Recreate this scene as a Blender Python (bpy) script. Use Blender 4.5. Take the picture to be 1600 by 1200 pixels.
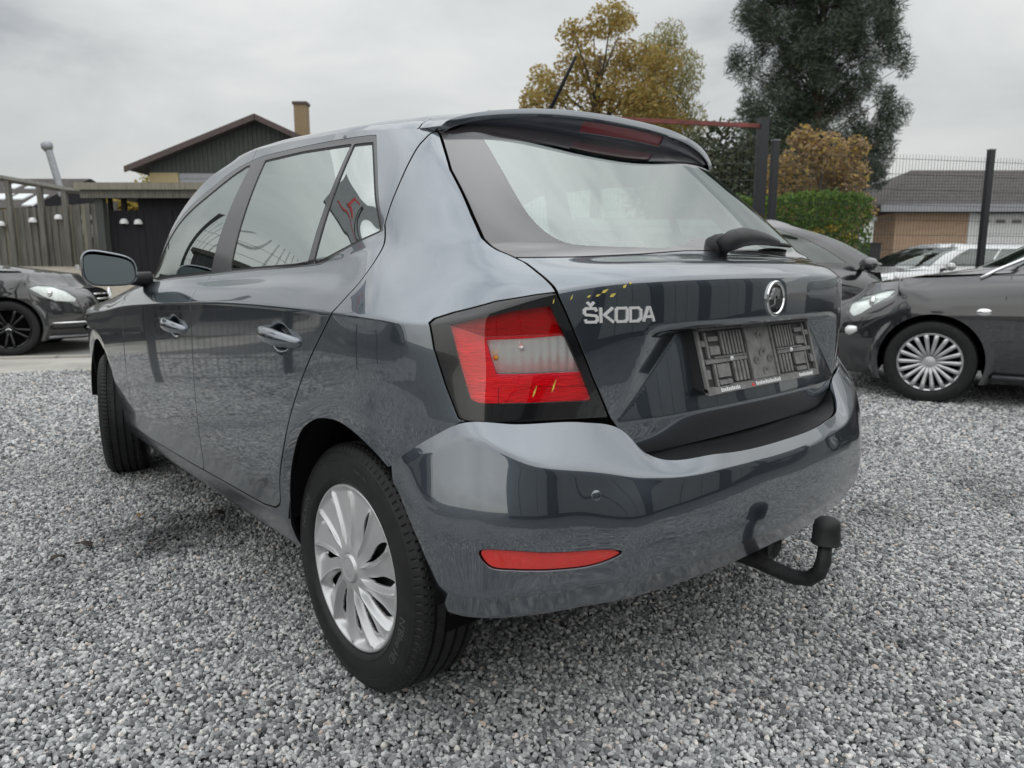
import bpy, bmesh, math, random
import numpy as np
from mathutils import Vector, Matrix
random.seed(7); rng = np.random.default_rng(7)
for o in list(bpy.data.objects): bpy.data.objects.remove(o)
scene = bpy.context.scene
COL = scene.collection
# ------------------------------------------------------------------ camera
CAM_POS = np.array([-1.475, 1.59, 1.012]); YAW, PITCH = -.719, .160
cd = bpy.data.cameras.new('camera'); cam = bpy.data.objects.new('camera', cd); COL.objects.link(cam)
_f = Vector((math.cos(YAW)*math.cos(PITCH), math.sin(YAW)*math.cos(PITCH), -math.sin(PITCH)))
_r = Vector((math.sin(YAW), -math.cos(YAW), 0)); _u = _r.cross(_f)
cam.matrix_world = Matrix(((_r.x, _u.x, -_f.x, CAM_POS[0]), (_r.y, _u.y, -_f.y, CAM_POS[1]), (_r.z, _u.z, -_f.z, CAM_POS[2]), (0, 0, 0, 1)))
cd.sensor_width = 36; cd.lens = 36*1113/1600; cd.clip_start = .05; cd.clip_end = 600
cd.dof.use_dof = True; cd.dof.focus_distance = 1.75; cd.dof.aperture_fstop = 5.2
scene.camera = cam
# ------------------------------------------------------------------ sky and sun (overcast)
SUN_EL, SUN_AZ = 52, 150          # degrees; azimuth measured from +x
world = bpy.data.worlds.new('World'); scene.world = world; world.use_nodes = True
nt = world.node_tree; nt.nodes.clear()
def wn(t, **k):
    n = nt.nodes.new(t)
    for a, b in k.items(): setattr(n, a, b)
    return n
out = wn('ShaderNodeOutputWorld'); bg1 = wn('ShaderNodeBackground'); bg2 = wn('ShaderNodeBackground'); mix = wn('ShaderNodeMixShader')
sky = wn('ShaderNodeTexSky', sky_type='NISHITA', sun_disc=False); sky.sun_elevation = math.radians(SUN_EL); sky.sun_rotation = math.radians(90-SUN_AZ)
bg1.inputs['Strength'].default_value = .09
tc = wn('ShaderNodeTexCoord'); mp = wn('ShaderNodeMapping'); mp.inputs['Scale'].default_value = (1, 1, 2.6)
n1 = wn('ShaderNodeTexNoise'); n1.inputs['Scale'].default_value = 2.1; n1.inputs['Detail'].default_value = 7; n1.inputs['Roughness'].default_value = .52; n1.inputs['Distortion'].default_value = .35
cr = wn('ShaderNodeValToRGB')
e = cr.color_ramp.elements
e[0].position = .33; e[0].color = (.40, .415, .43, 1); e[1].position = .64; e[1].color = (.78, .78, .76, 1)
m_ = cr.color_ramp.elements.new(.47); m_.color = (.635, .645, .635, 1)
bg2.inputs['Strength'].default_value = 1.0
L = nt.links.new
L(tc.outputs['Generated'], mp.inputs['Vector']); L(mp.outputs['Vector'], n1.inputs['Vector']); L(n1.outputs['Fac'], cr.inputs['Fac'])
sz = wn('ShaderNodeSeparateXYZ'); L(tc.outputs['Generated'], sz.inputs['Vector'])      # overcast sky: zenith about twice as bright as the horizon
gr = wn('ShaderNodeValToRGB'); ge = gr.color_ramp.elements; ge[0].position = 0; ge[0].color = (.57, .57, .56, 1); ge[1].position = 1; ge[1].color = (1.62, 1.67, 1.75, 1); gm = ge.new(.40); gm.color = (.83, .84, .85, 1)
L(sz.outputs['Z'], gr.inputs['Fac']); ml_ = wn('ShaderNodeMix', data_type='RGBA', blend_type='MULTIPLY'); ml_.inputs[0].default_value = 1
L(cr.outputs['Color'], ml_.inputs[6]); L(gr.outputs['Color'], ml_.inputs[7])
L(sky.outputs['Color'], bg1.inputs['Color']); L(ml_.outputs[2], bg2.inputs['Color'])
mix.inputs['Fac'].default_value = .93
L(bg1.outputs['Background'], mix.inputs[1]); L(bg2.outputs['Background'], mix.inputs[2]); L(mix.outputs['Shader'], out.inputs['Surface'])
sd = bpy.data.lights.new('sun', 'SUN'); sun = bpy.data.objects.new('sun', sd); COL.objects.link(sun)
sd.energy = .95; sd.angle = math.radians(178); sd.color = (1, .97, .92)
_sv = Vector((math.cos(math.radians(SUN_AZ))*math.cos(math.radians(SUN_EL)), math.sin(math.radians(SUN_AZ))*math.cos(math.radians(SUN_EL)), math.sin(math.radians(SUN_EL))))
sun.rotation_euler = _sv.to_track_quat('Z', 'Y').to_euler(); sun.location = (-10, 10, 20)
vs = scene.view_settings
scene.display_settings.display_device = 'sRGB'
vs.view_transform = 'Standard'; vs.look = 'None'; vs.exposure = .48; vs.gamma = 1; vs.use_curve_mapping = False
scene.render.engine = 'CYCLES'
scene.cycles.use_denoising = True
scene.cycles.max_bounces = 10; scene.cycles.transparent_max_bounces = 16; scene.cycles.glossy_bounces = 6
scene.cycles.sample_clamp_indirect = 6
# ------------------------------------------------------------------ materials
MATS = {}
def nmat(name):
    m = bpy.data.materials.new(name); m.use_nodes = True
    t = m.node_tree; b = t.nodes['Principled BSDF']; MATS[name] = m
    return m, t, b
def N(t, ty, **k):
    n = t.nodes.new(ty)
    for a, b in k.items():
        if a in n.inputs: n.inputs[a].default_value = b
        else: setattr(n, a, b)
    return n
def rampn(t, fac, stops):
    c = t.nodes.new('ShaderNodeValToRGB'); el = c.color_ramp.elements
    while len(el) < len(stops): el.new(.5)
    for q, (p, col) in zip(el, stops):
        q.position = p; q.color = tuple(col)+(1,) if len(col) == 3 else col
    t.links.new(fac, c.inputs['Fac']); return c.outputs['Color']
def simple(name, col, rough=.5, metal=0, coat=0, var=.0, scale=8, bump=0, bscale=60, spec=.5, coatr=.05, stretch=None):
    m, t, b = nmat(name)
    b.inputs['Base Color'].default_value = (*col, 1); b.inputs['Roughness'].default_value = rough; b.inputs['Metallic'].default_value = metal
    b.inputs['Coat Weight'].default_value = coat; b.inputs['Coat Roughness'].default_value = coatr
    b.inputs['Specular IOR Level'].default_value = spec
    tcn = N(t, 'ShaderNodeTexCoord'); vec = tcn.outputs['Object']
    if stretch:
        mpn = N(t, 'ShaderNodeMapping'); mpn.inputs['Scale'].default_value = stretch; t.links.new(vec, mpn.inputs['Vector']); vec = mpn.outputs['Vector']
    if var:
        n = N(t, 'ShaderNodeTexNoise', Scale=scale, Detail=6, Roughness=.6); t.links.new(vec, n.inputs['Vector'])
        lo = tuple(c*(1-var) for c in col); hi = tuple(min(1, c*(1+var)) for c in col)
        t.links.new(rampn(t, n.outputs['Fac'], [(.3, lo), (.7, hi)]), b.inputs['Base Color'])
    if bump:
        n2 = N(t, 'ShaderNodeTexNoise', Scale=bscale, Detail=4); t.links.new(vec, n2.inputs['Vector'])
        bp = N(t, 'ShaderNodeBump', Strength=bump, Distance=.01); t.links.new(n2.outputs['Fac'], bp.inputs['Height']); t.links.new(bp.outputs['Normal'], b.inputs['Normal'])
    return m
def car_paint(name, col, metal=.85, rough=.42, coat_ior=1.7, dust=.5):
    """metallic base under clear coat, thin road dust that thickens in speckles toward the sills"""
    m, t, b = nmat(name)
    tcn = N(t, 'ShaderNodeTexCoord'); ob = tcn.outputs['Object']
    fl = N(t, 'ShaderNodeTexNoise', Scale=900, Detail=1); t.links.new(ob, fl.inputs['Vector'])
    base = rampn(t, fl.outputs['Fac'], [(.3, tuple(c*.8 for c in col)), (.7, tuple(c*1.2 for c in col))])
    sx = N(t, 'ShaderNodeSeparateXYZ'); t.links.new(ob, sx.inputs['Vector'])
    mr = N(t, 'ShaderNodeMapRange'); mr.inputs['From Min'].default_value = .50; mr.inputs['From Max'].default_value = .27; mr.inputs['To Max'].default_value = 1
    t.links.new(sx.outputs['Z'], mr.inputs['Value'])
    sp = N(t, 'ShaderNodeTexNoise', Scale=330, Detail=5, Roughness=.75); t.links.new(ob, sp.inputs['Vector'])
    bl = N(t, 'ShaderNodeTexNoise', Scale=6, Detail=3); t.links.new(ob, bl.inputs['Vector'])
    s1 = rampn(t, sp.outputs['Fac'], [(.50, (0, 0, 0)), (.66, (1, 1, 1))]); s2 = rampn(t, bl.outputs['Fac'], [(.2, (.45,)*3), (.8, (1, 1, 1))])
    a = N(t, 'ShaderNodeMath', operation='MULTIPLY'); t.links.new(s1, a.inputs[0]); t.links.new(s2, a.inputs[1])
    a2 = N(t, 'ShaderNodeMath', operation='MULTIPLY'); t.links.new(a.outputs[0], a2.inputs[0]); t.links.new(mr.outputs['Result'], a2.inputs[1])
    a3 = N(t, 'ShaderNodeMath', operation='MULTIPLY'); t.links.new(a2.outputs[0], a3.inputs[0]); a3.inputs[1].default_value = dust
    mx = N(t, 'ShaderNodeMix', data_type='RGBA'); t.links.new(a3.outputs[0], mx.inputs[0]); t.links.new(base, mx.inputs[6]); mx.inputs[7].default_value = (.23, .225, .21, 1)
    t.links.new(mx.outputs[2], b.inputs['Base Color'])
    iv = N(t, 'ShaderNodeMath', operation='MULTIPLY_ADD'); iv.inputs[1].default_value = -metal; iv.inputs[2].default_value = metal
    t.links.new(a3.outputs[0], iv.inputs[0]); t.links.new(iv.outputs[0], b.inputs['Metallic'])
    b.inputs['Roughness'].default_value = rough
    b.inputs['Coat Weight'].default_value = 1; b.inputs['Coat IOR'].default_value = coat_ior
    film = N(t, 'ShaderNodeTexNoise', Scale=420, Detail=2); t.links.new(ob, film.inputs['Vector'])
    cr_ = N(t, 'ShaderNodeMath', operation='MULTIPLY_ADD'); cr_.inputs[1].default_value = .40; cr_.inputs[2].default_value = .012
    t.links.new(a3.outputs[0], cr_.inputs[0]); fm_ = N(t, 'ShaderNodeMath', operation='MULTIPLY_ADD'); fm_.inputs[1].default_value = .13; t.links.new(mr.outputs['Result'], fm_.inputs[0]); t.links.new(cr_.outputs[0], fm_.inputs[2]); t.links.new(fm_.outputs[0], b.inputs['Coat Roughness'])
    bp = N(t, 'ShaderNodeBump', Strength=.003, Distance=.002); t.links.new(film.outputs['Fac'], bp.inputs['Height']); t.links.new(bp.outputs['Normal'], b.inputs['Coat Normal'])
    return m
def glass_mat(name, tint, ior=1.9, rough=.0):
    m, t, b = nmat(name); t.nodes.remove(b); o = t.nodes['Material Output']
    tr = N(t, 'ShaderNodeBsdfTransparent'); tr.inputs['Color'].default_value = (*tint, 1)
    gl = N(t, 'ShaderNodeBsdfGlossy'); gl.inputs['Roughness'].default_value = rough; gl.inputs['Color'].default_value = (.93, 1, .975, 1)
    fr = N(t, 'ShaderNodeFresnel'); ge_ = N(t, 'ShaderNodeNewGeometry')      # thin pane: same reflectance from both sides
    ii = N(t, 'ShaderNodeMix', data_type='FLOAT'); ii.inputs[2].default_value = ior; ii.inputs[3].default_value = 1/ior; t.links.new(ge_.outputs['Backfacing'], ii.inputs[0]); t.links.new(ii.outputs[0], fr.inputs['IOR'])
    mxs = N(t, 'ShaderNodeMixShader'); t.links.new(fr.outputs[0], mxs.inputs[0]); t.links.new(tr.outputs[0], mxs.inputs[1]); t.links.new(gl.outputs[0], mxs.inputs[2])
    t.links.new(mxs.outputs[0], o.inputs['Surface']); return m
PAINT = car_paint('grey_car_paint', (.086, .108, .134), metal=.9, rough=.27, coat_ior=2.28)
BLACKP = car_paint('black_car_paint', (.012, .012, .014), metal=.2, rough=.4, coat_ior=2.0, dust=.35)
NIGHTP = car_paint('dark_violet_car_paint', (.008, .008, .011), metal=.3, rough=.35, coat_ior=1.95, dust=.12)
SILVERP = car_paint('silver_car_paint', (.55, .56, .56), dust=.2)
WHITEP = car_paint('white_car_paint', (.75, .75, .74), metal=0, coat_ior=1.5, dust=.2)
GLASS = glass_mat('tinted_car_glass', (.62, .74, .68), 7.0)
REARGLASS = glass_mat('rear_window_glass', (.46, .56, .52), 3.7)
CARGLASS = glass_mat('dark_car_glass', (.25, .29, .27), 2.4)
PLAINGLASS = glass_mat('clear_car_glass', (.92, .94, .93), 1.6)
simple('trim_black', (.020, .020, .023), .28, spec=.6, coat=.5, coatr=.12)
simple('gloss_black', (.008, .008, .009), .12, coat=1, coatr=.02)
simple('frit_black', (.034, .030, .034), .10, coat=1, coatr=.02, spec=.8)
simple('plastic_black', (.018, .018, .019), .48, bump=.15, bscale=900)
simple('dusty_plastic', (.17, .166, .163), .55, var=.35, scale=40)
simple('inner_dark', (.006, .006, .006), .9, spec=.1)
simple('cabin_cloth', (.030, .030, .033), .85, var=.2, scale=30)
simple('rubber', (.0125, .0125, .0130), .55, var=.35, scale=30, spec=.35, bump=.08, bscale=500)
simple('rubber_lettering', (.060, .060, .062), .5, spec=.4)
simple('wheel_silver', (.55, .555, .56), .36, metal=.55, coat=.5, var=.06, scale=14)
simple('brake_dust', (.20, .15, .125), .8, var=.3, scale=60)
simple('satin_chrome', (.95, .95, .94), .32, metal=.55)
simple('shaded_spoiler', (.040, .045, .064), .25, coat=1, coatr=.05)  # darker copy of the body paint, its dark reflection put into the colour
simple('chrome', (.85, .86, .86), .07, metal=1)
simple('dark_steel', (.05, .05, .052), .45, metal=.6, var=.3, scale=40)
simple('cast_iron', (.022, .022, .023), .5, metal=.3, var=.5, scale=40, bump=.2, bscale=200)
simple('rust', (.16, .085, .05), .9, var=.3, scale=60)
simple('white_print', (.75, .76, .76), .5); simple('red_print', (.62, .05, .05), .5)
simple('mirror', (.075, .09, .095), .015, metal=1)
simple('leaf_yellow', (.62, .50, .10), .5, var=.25, scale=200)
def lens(name, col, rib=0, rough=.06, axis=2, metal=0):
    m, t, b = nmat(name); b.inputs['Base Color'].default_value = (*col, 1); b.inputs['Roughness'].default_value = .35; b.inputs['Metallic'].default_value = metal
    b.inputs['Coat Weight'].default_value = 1; b.inputs['Coat IOR'].default_value = 1.6; b.inputs['Coat Roughness'].default_value = .02
    tcn = N(t, 'ShaderNodeTexCoord')
    if rib:
        w = N(t, 'ShaderNodeTexWave', Scale=rib, Distortion=1.5, Detail=2); w.bands_direction = 'XYZ'[axis]; t.links.new(tcn.outputs['Object'], w.inputs['Vector'])
        n = N(t, 'ShaderNodeTexNoise', Scale=45, Detail=2); t.links.new(tcn.outputs['Object'], n.inputs['Vector'])
        ml = N(t, 'ShaderNodeMath', operation='MULTIPLY'); t.links.new(w.outputs['Fac'], ml.inputs[0]); t.links.new(n.outputs['Fac'], ml.inputs[1])
        t.links.new(rampn(t, ml.outputs[0], [(.1, tuple(c*.75 for c in col)), (.55, col)]), b.inputs['Base Color'])
        bp = N(t, 'ShaderNodeBump', Strength=.3, Distance=.002); t.links.new(ml.outputs[0], bp.inputs['Height']); t.links.new(bp.outputs['Normal'], b.inputs['Normal'])
    return m
lens('red_lens', (.80, .018, .045), 0); lens('dark_red_lens', (.36, .004, .015), 90); lens('reflector_red', (.78, .03, .02), 260, axis=1); lens('brake_red', (.20, .008, .02), 0)
lens('clear_lens', (.95, .94, .92), 55, axis=1, metal=.3); simple('amber', (.75, .30, .04), .25)

def bowl_mat():
    m, t, b = nmat('lamp_bowl'); b.inputs['Base Color'].default_value = (.95, .94, .92, 1); b.inputs['Metallic'].default_value = .35; b.inputs['Roughness'].default_value = .2
    tcn = N(t, 'ShaderNodeTexCoord'); hs = []
    for ax, sc, am in (('Z', 34, 1.0), ('Y', 19, .3)):
        w = N(t, 'ShaderNodeTexWave', Scale=sc, Distortion=.6, Detail=1); w.wave_profile = 'SAW' if ax == 'Z' else 'SIN'; w.bands_direction = ax; t.links.new(tcn.outputs['Object'], w.inputs['Vector'])
        k = N(t, 'ShaderNodeMath', operation='MULTIPLY'); k.inputs[1].default_value = am if ax == 'Z' else am; t.links.new(w.outputs['Fac'], k.inputs[0]); hs.append(k)
    a = N(t, 'ShaderNodeMath', operation='ADD'); t.links.new(hs[0].outputs[0], a.inputs[0]); t.links.new(hs[1].outputs[0], a.inputs[1])
    bp = N(t, 'ShaderNodeBump', Strength=1.0, Distance=.0055); t.links.new(a.outputs[0], bp.inputs['Height']); t.links.new(bp.outputs['Normal'], b.inputs['Normal'])
bowl_mat()
RED_GLASS = glass_mat('red_lens_glass', (.96, .055, .10), 1.9); DARK_RED_GLASS = glass_mat('dark_red_lens_glass', (.62, .012, .028), 1.7)
simple('red_backing', (.88, .84, .83), .4, metal=.2, var=.18, scale=28, bump=.5, bscale=120, stretch=(.4, .4, 3))
# ------------------------------------------------------------------ object helpers
def link(name, me, mat, parent=None):
    o = bpy.data.objects.new(name, me); COL.objects.link(o)
    if mat is not None and len(me.materials) == 0: me.materials.append(MATS[mat] if isinstance(mat, str) else mat)
    if parent is not None: o.parent = parent
    return o
def mesh_np(name, V, faces, smooth=True, normals=None, flags=None):
    """faces: list of int arrays, each (m,3) or (m,4)"""
    me = bpy.data.meshes.new(name); V = np.asarray(V, np.float32)
    me.vertices.add(len(V)); me.vertices.foreach_set('co', V.ravel())
    faces = [np.asarray(f, np.int32) for f in faces if len(f)]
    nl = sum(f.size for f in faces); npy = sum(len(f) for f in faces)
    me.loops.add(nl); me.polygons.add(npy)
    me.loops.foreach_set('vertex_index', np.concatenate([f.ravel() for f in faces]))
    sizes = np.concatenate([np.full(len(f), f.shape[1]) for f in faces]); st = np.concatenate([[0], np.cumsum(sizes)[:-1]])
    me.polygons.foreach_set('loop_start', st.astype(np.int32)); me.polygons.foreach_set('loop_total', sizes.astype(np.int32))
    sm = np.full(npy, bool(smooth)) if flags is None else np.concatenate([np.full(len(f), fl) for f, fl in zip(faces, flags)])
    me.polygons.foreach_set('use_smooth', sm)
    me.update(calc_edges=True); me.validate()
    if normals is not None: me.normals_split_custom_set_from_vertices([tuple(n) for n in np.asarray(normals, float)])
    return me
class MB:
    """collects boxes, tubes, quads into one mesh"""
    def __init__(s): s.v = []; s.f = []
    def add(s, V, F):
        k = len(s.v); s.v += [tuple(p) for p in V]; s.f += [tuple(i+k for i in f) for f in F]; return s
    def box(s, c, d, R=None):
        h = [x/2 for x in d]; V = []
        for dx in (-1, 1):
            for dy in (-1, 1):
                for dz in (-1, 1):
                    p = Vector((dx*h[0], dy*h[1], dz*h[2]))
                    if R is not None: p = R @ p
                    V.append((p.x+c[0], p.y+c[1], p.z+c[2]))
        return s.add(V, [(0, 1, 3, 2), (4, 6, 7, 5), (0, 4, 5, 1), (2, 3, 7, 6), (0, 2, 6, 4), (1, 5, 7, 3)])
    def tube(s, pts, rad, n=10, caps=True):
        pts = [Vector(p) for p in pts]; rad = rad if hasattr(rad, '__len__') else [rad]*len(pts); V = []; up = None
        for i, p in enumerate(pts):
            d = (pts[min(i+1, len(pts)-1)]-pts[max(i-1, 0)]).normalized()
            if up is None: up = Vector((0, 0, 1)) if abs(d.z) < .9 else Vector((1, 0, 0))
            a = d.cross(up).normalized(); up = a.cross(d).normalized()
            for k in range(n):
                t = 2*math.pi*k/n; V.append(p+(a*math.cos(t)+up*math.sin(t))*rad[i])
        F = [(i*n+k, i*n+(k+1) % n, (i+1)*n+(k+1) % n, (i+1)*n+k) for i in range(len(pts)-1) for k in range(n)]
        if caps: F += [tuple(range(n))[::-1], tuple((len(pts)-1)*n+k for k in range(n))]
        return s.add(V, F)
    def lathe(s, prof, n=24, c=(0, 0, 0), R=None):
        V = []
        for r, z in prof:
            for k in range(n):
                p = Vector((r*math.cos(2*math.pi*k/n), r*math.sin(2*math.pi*k/n), z))
                if R is not None: p = R @ p
                V.append((p.x+c[0], p.y+c[1], p.z+c[2]))
        F = [(i*n+k, i*n+(k+1) % n, (i+1)*n+(k+1) % n, (i+1)*n+k) for i in range(len(prof)-1) for k in range(n)]
        return s.add(V, F)
    def prism(s, poly, z0, z1, f=lambda x, y, z: (x, y, z)):
        n = len(poly); V = [f(x, y, z0) for x, y in poly]+[f(x, y, z1) for x, y in poly]
        return s.add(V, [tuple(range(n))[::-1], tuple(range(n, 2*n))]+[(i, (i+1) % n, n+(i+1) % n, n+i) for i in range(n)])
    def build(s, name, mat, parent=None, smooth=False, bevel=0, kind=None, autos=False):
        me = bpy.data.meshes.new(name); me.from_pydata(s.v, [], s.f); me.update()
        if smooth: me.polygons.foreach_set('use_smooth', [True]*len(me.polygons))
        if smooth and autos: me.set_sharp_from_angle(angle=math.radians(40))
        o = link(name, me, mat, parent)
        if bevel:
            bm = bmesh.new(); bm.from_mesh(me); bmesh.ops.remove_doubles(bm, verts=bm.verts, dist=1e-5)
            bmesh.ops.bevel(bm, geom=[e_ for e_ in bm.edges if len(e_.link_faces) == 2 and e_.calc_face_angle(0) > .5], offset=bevel, segments=2, affect='EDGES', clamp_overlap=True)
            bm.to_mesh(me); bm.free()
            me.polygons.foreach_set('use_smooth', [True]*len(me.polygons)); me.set_sharp_from_angle(angle=math.radians(35))
        if kind: o['kind'] = kind
        return o
def rot(z=0, y=0, x=0): return Matrix.Rotation(z, 3, 'Z') @ Matrix.Rotation(y, 3, 'Y') @ Matrix.Rotation(x, 3, 'X')
def tag(o, label, cat, group=None, kind=None):
    o['label'] = label; o['category'] = cat
    if group: o['group'] = group
    if kind: o['kind'] = kind
    return o
def thing(name, label, cat, loc=(0, 0, 0), rz=0, group=None):
    o = bpy.data.objects.new(name, None); o.empty_display_size = .2; COL.objects.link(o); o.location = loc; o.rotation_euler = (0, 0, rz)
    return tag(o, label, cat, group)
def struct(o): o['kind'] = 'structure'; return o
def copy_tree(o, parent=None, loc=None, rz=None, label=None):
    c = o.copy(); COL.objects.link(c)
    if parent is not None: c.parent = parent
    if loc is not None: c.location = loc
    if rz is not None: c.rotation_euler[2] = rz
    if label: c['label'] = label
    for ch in [x for x in bpy.data.objects if x.parent == o]: copy_tree(ch, c)
    return c
# ------------------------------------------------------------------ car surfaces: cutting a fine mesh into panels
class Surf:
    """triangulated surface with per-vertex columns x y z nx ny nz row station"""
    def __init__(s, A, T): s.A = A; s.T = T
    @property
    def P(s): return s.A[:, :3]
    @staticmethod
    def from_grid(G, st=None, flip=False):
        n, m = G.shape[:2]
        du = np.gradient(G, axis=1); dv = np.gradient(G, axis=0); nr = np.cross(du, dv)
        nr /= np.linalg.norm(nr, axis=2, keepdims=True)+1e-12
        if flip: nr = -nr
        R = np.interp(np.arange(n), st[0], np.arange(len(st[0]))) if st else np.arange(n)*1.
        S = np.interp(np.arange(m), st[1], np.arange(len(st[1]))) if st else np.arange(m)*1.
        A = np.concatenate([G, nr, np.repeat(R[:, None, None], m, 1), np.repeat(S[None, :, None], n, 0)], 2).reshape(-1, 8)
        i = np.arange(n*m).reshape(n, m); a, b, c, d = i[:-1, :-1].ravel(), i[:-1, 1:].ravel(), i[1:, 1:].ravel(), i[1:, :-1].ravel()
        T = np.concatenate([np.stack([a, b, c], 1), np.stack([a, c, d], 1)])
        if flip: T = T[:, ::-1]
        return Surf(A, T)
    def cut(s, f):
        """keep the part where f >= 0 (f: one value per vertex)"""
        A, T = s.A, s.T; f = np.where(np.abs(f) < 1e-7, 1e-7, f); k = f >= 0; c = k[T].sum(1)
        full = T[c == 3]; part = T[(c == 1) | (c == 2)]
        if len(part) == 0: return s.clean(A, full)
        kp = k[part]; one = kp.sum(1) == 1
        lone = np.where(one, kp.argmax(1), (~kp).argmax(1)); ar = np.arange(len(part))
        p0 = part[ar, lone]; p1 = part[ar, (lone+1) % 3]; p2 = part[ar, (lone+2) % 3]
        E_ = np.sort(np.concatenate([np.stack([p0, p1], 1), np.stack([p0, p2], 1)]), 1)
        ue, inv = np.unique(E_, axis=0, return_inverse=True); inv = inv.ravel()
        t = f[ue[:, 0]]/(f[ue[:, 0]]-f[ue[:, 1]]); NA = A[ue[:, 0]]*(1-t[:, None])+A[ue[:, 1]]*t[:, None]
        e01 = inv[:len(part)]+len(A); e02 = inv[len(part):]+len(A)
        n1 = np.stack([p0, e01, e02], 1)[one]
        two = ~one
        n2 = np.concatenate([np.stack([e01, p1, p2], 1)[two], np.stack([e01, p2, e02], 1)[two]])
        return s.clean(np.concatenate([A, NA]), np.concatenate([full, n1, n2]))
    @staticmethod
    def clean(A, T):
        u, inv = np.unique(T, return_inverse=True); return Surf(A[u], inv.reshape(T.shape))
    def mirror(s):
        A = s.A.copy(); A[:, 1] *= -1; A[:, 4] *= -1; return Surf(A, s.T[:, ::-1].copy())
    def moved(s, d):
        A = s.A.copy(); A[:, :3] += A[:, 3:6]*d; return Surf(A, s.T)
    def joined(s, o): return Surf(np.concatenate([s.A, o.A]), np.concatenate([s.T, o.T+len(s.A)]))
    def weld(s):
        q = np.round(s.A[:, :3]*20000).astype(np.int64); u, idx, inv = np.unique(q, axis=0, return_index=True, return_inverse=True); inv = inv.ravel()
        A = s.A[idx].copy(); nn = np.zeros((len(u), 3)); np.add.at(nn, inv, s.A[:, 3:6]); A[:, 3:6] = nn/(np.linalg.norm(nn, axis=1, keepdims=True)+1e-12)
        T = inv[s.T]; T = T[(T[:, 0] != T[:, 1]) & (T[:, 1] != T[:, 2]) & (T[:, 0] != T[:, 2])]; return Surf(A, T)
    def build(s, name, mat, parent=None, depth=.012, roll=.0009, rim_dark=True):
        s = s.weld(); A, T = s.A, s.T; V = A[:, :3]; Nn = A[:, 3:6]
        if len(T) == 0: return None
        faces = [T]; flags = [True]; VV = [V]; NN = [Nn]
        if depth:
            e_ = np.concatenate([T[:, [0, 1]], T[:, [1, 2]], T[:, [2, 0]]]); key = np.sort(e_, 1)
            u, idx, cnt = np.unique(key, axis=0, return_index=True, return_counts=True); be = e_[idx[cnt == 1]]
            bv, bi = np.unique(be, return_inverse=True); bi = bi.reshape(be.shape)
            tang = np.zeros((len(bv), 3)); ed = V[be[:, 1]]-V[be[:, 0]]; ou = np.cross(ed, Nn[be[:, 0]])
            ou /= np.linalg.norm(ou, axis=1, keepdims=True)+1e-12
            np.add.at(tang, bi[:, 0], ou); np.add.at(tang, bi[:, 1], ou); tang /= np.linalg.norm(tang, axis=1, keepdims=True)+1e-9
            o0 = len(V); nb = len(bv)
            r0 = V[bv]; n0 = Nn[bv]; r1 = V[bv]+tang*roll*.7-Nn[bv]*roll; n1 = tang*.75+n0*.35; r2 = V[bv]+tang*roll*.6-Nn[bv]*depth; n2 = tang
            VV += [r0, r1, r2]; NN += [n0, n1, n2]
            a, b = bi[:, 0], bi[:, 1]
            for k in range(2):
                p = o0+nb*k; q = o0+nb*(k+1); faces.append(np.stack([b+p, a+p, a+q, b+q], 1)); flags.append(True)
        VV = np.concatenate(VV); NN = np.concatenate(NN); NN = NN/(np.linalg.norm(NN, axis=1, keepdims=True)+1e-12)
        o = link(name, mesh_np(name, VV, faces, normals=NN, flags=flags), mat, parent)
        if rim_dark and depth and not isinstance(mat, str) and mat.name.endswith('paint'):      # joint walls coloured dark, standing in for shade inside the gap
            o.data.materials.append(MATS['inner_dark']); n3 = len(faces[-1]); mi = np.zeros(len(o.data.polygons), np.int32); mi[-n3:] = 1; o.data.polygons.foreach_set('material_index', mi)
        return o
def sdf(px, pz, poly):
    """signed distance to a polygon, positive inside"""
    poly = np.asarray(poly, float); n = len(poly); d = np.full(px.shape, 1e9); ins = np.zeros(px.shape, bool)
    for i in range(n):
        a = poly[i]; b = poly[(i+1) % n]; ab = b-a; t = np.clip(((px-a[0])*ab[0]+(pz-a[1])*ab[1])/(ab@ab+1e-12), 0, 1)
        d = np.minimum(d, np.hypot(px-a[0]-t*ab[0], pz-a[1]-t*ab[1]))
        c = ((a[1] > pz) != (b[1] > pz)); xx = a[0]+(pz-a[1])/(b[1]-a[1]+1e-15)*ab[0]; ins ^= c & (px < xx)
    return np.where(ins, d, -d)
def curve(pts, k=6, closed=False):
    P = np.asarray(pts, float); n = len(P); o = []
    for i in range(n if closed else n-1):
        p0, p1, p2, p3 = P[(i-1) % n] if closed or i else 2*P[0]-P[1], P[i], P[(i+1) % n], P[(i+2) % n] if closed or i+2 < n else 2*P[-1]-P[-2]
        for j in range(k):
            t = j/k; o.append(.5*(2*p1+(p2-p0)*t+(2*p0-5*p1+4*p2-p3)*t*t+(3*p1-p0-3*p2+p3)*t**3))
    if not closed: o.append(P[-1])
    return [tuple(q) for q in o]
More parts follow.
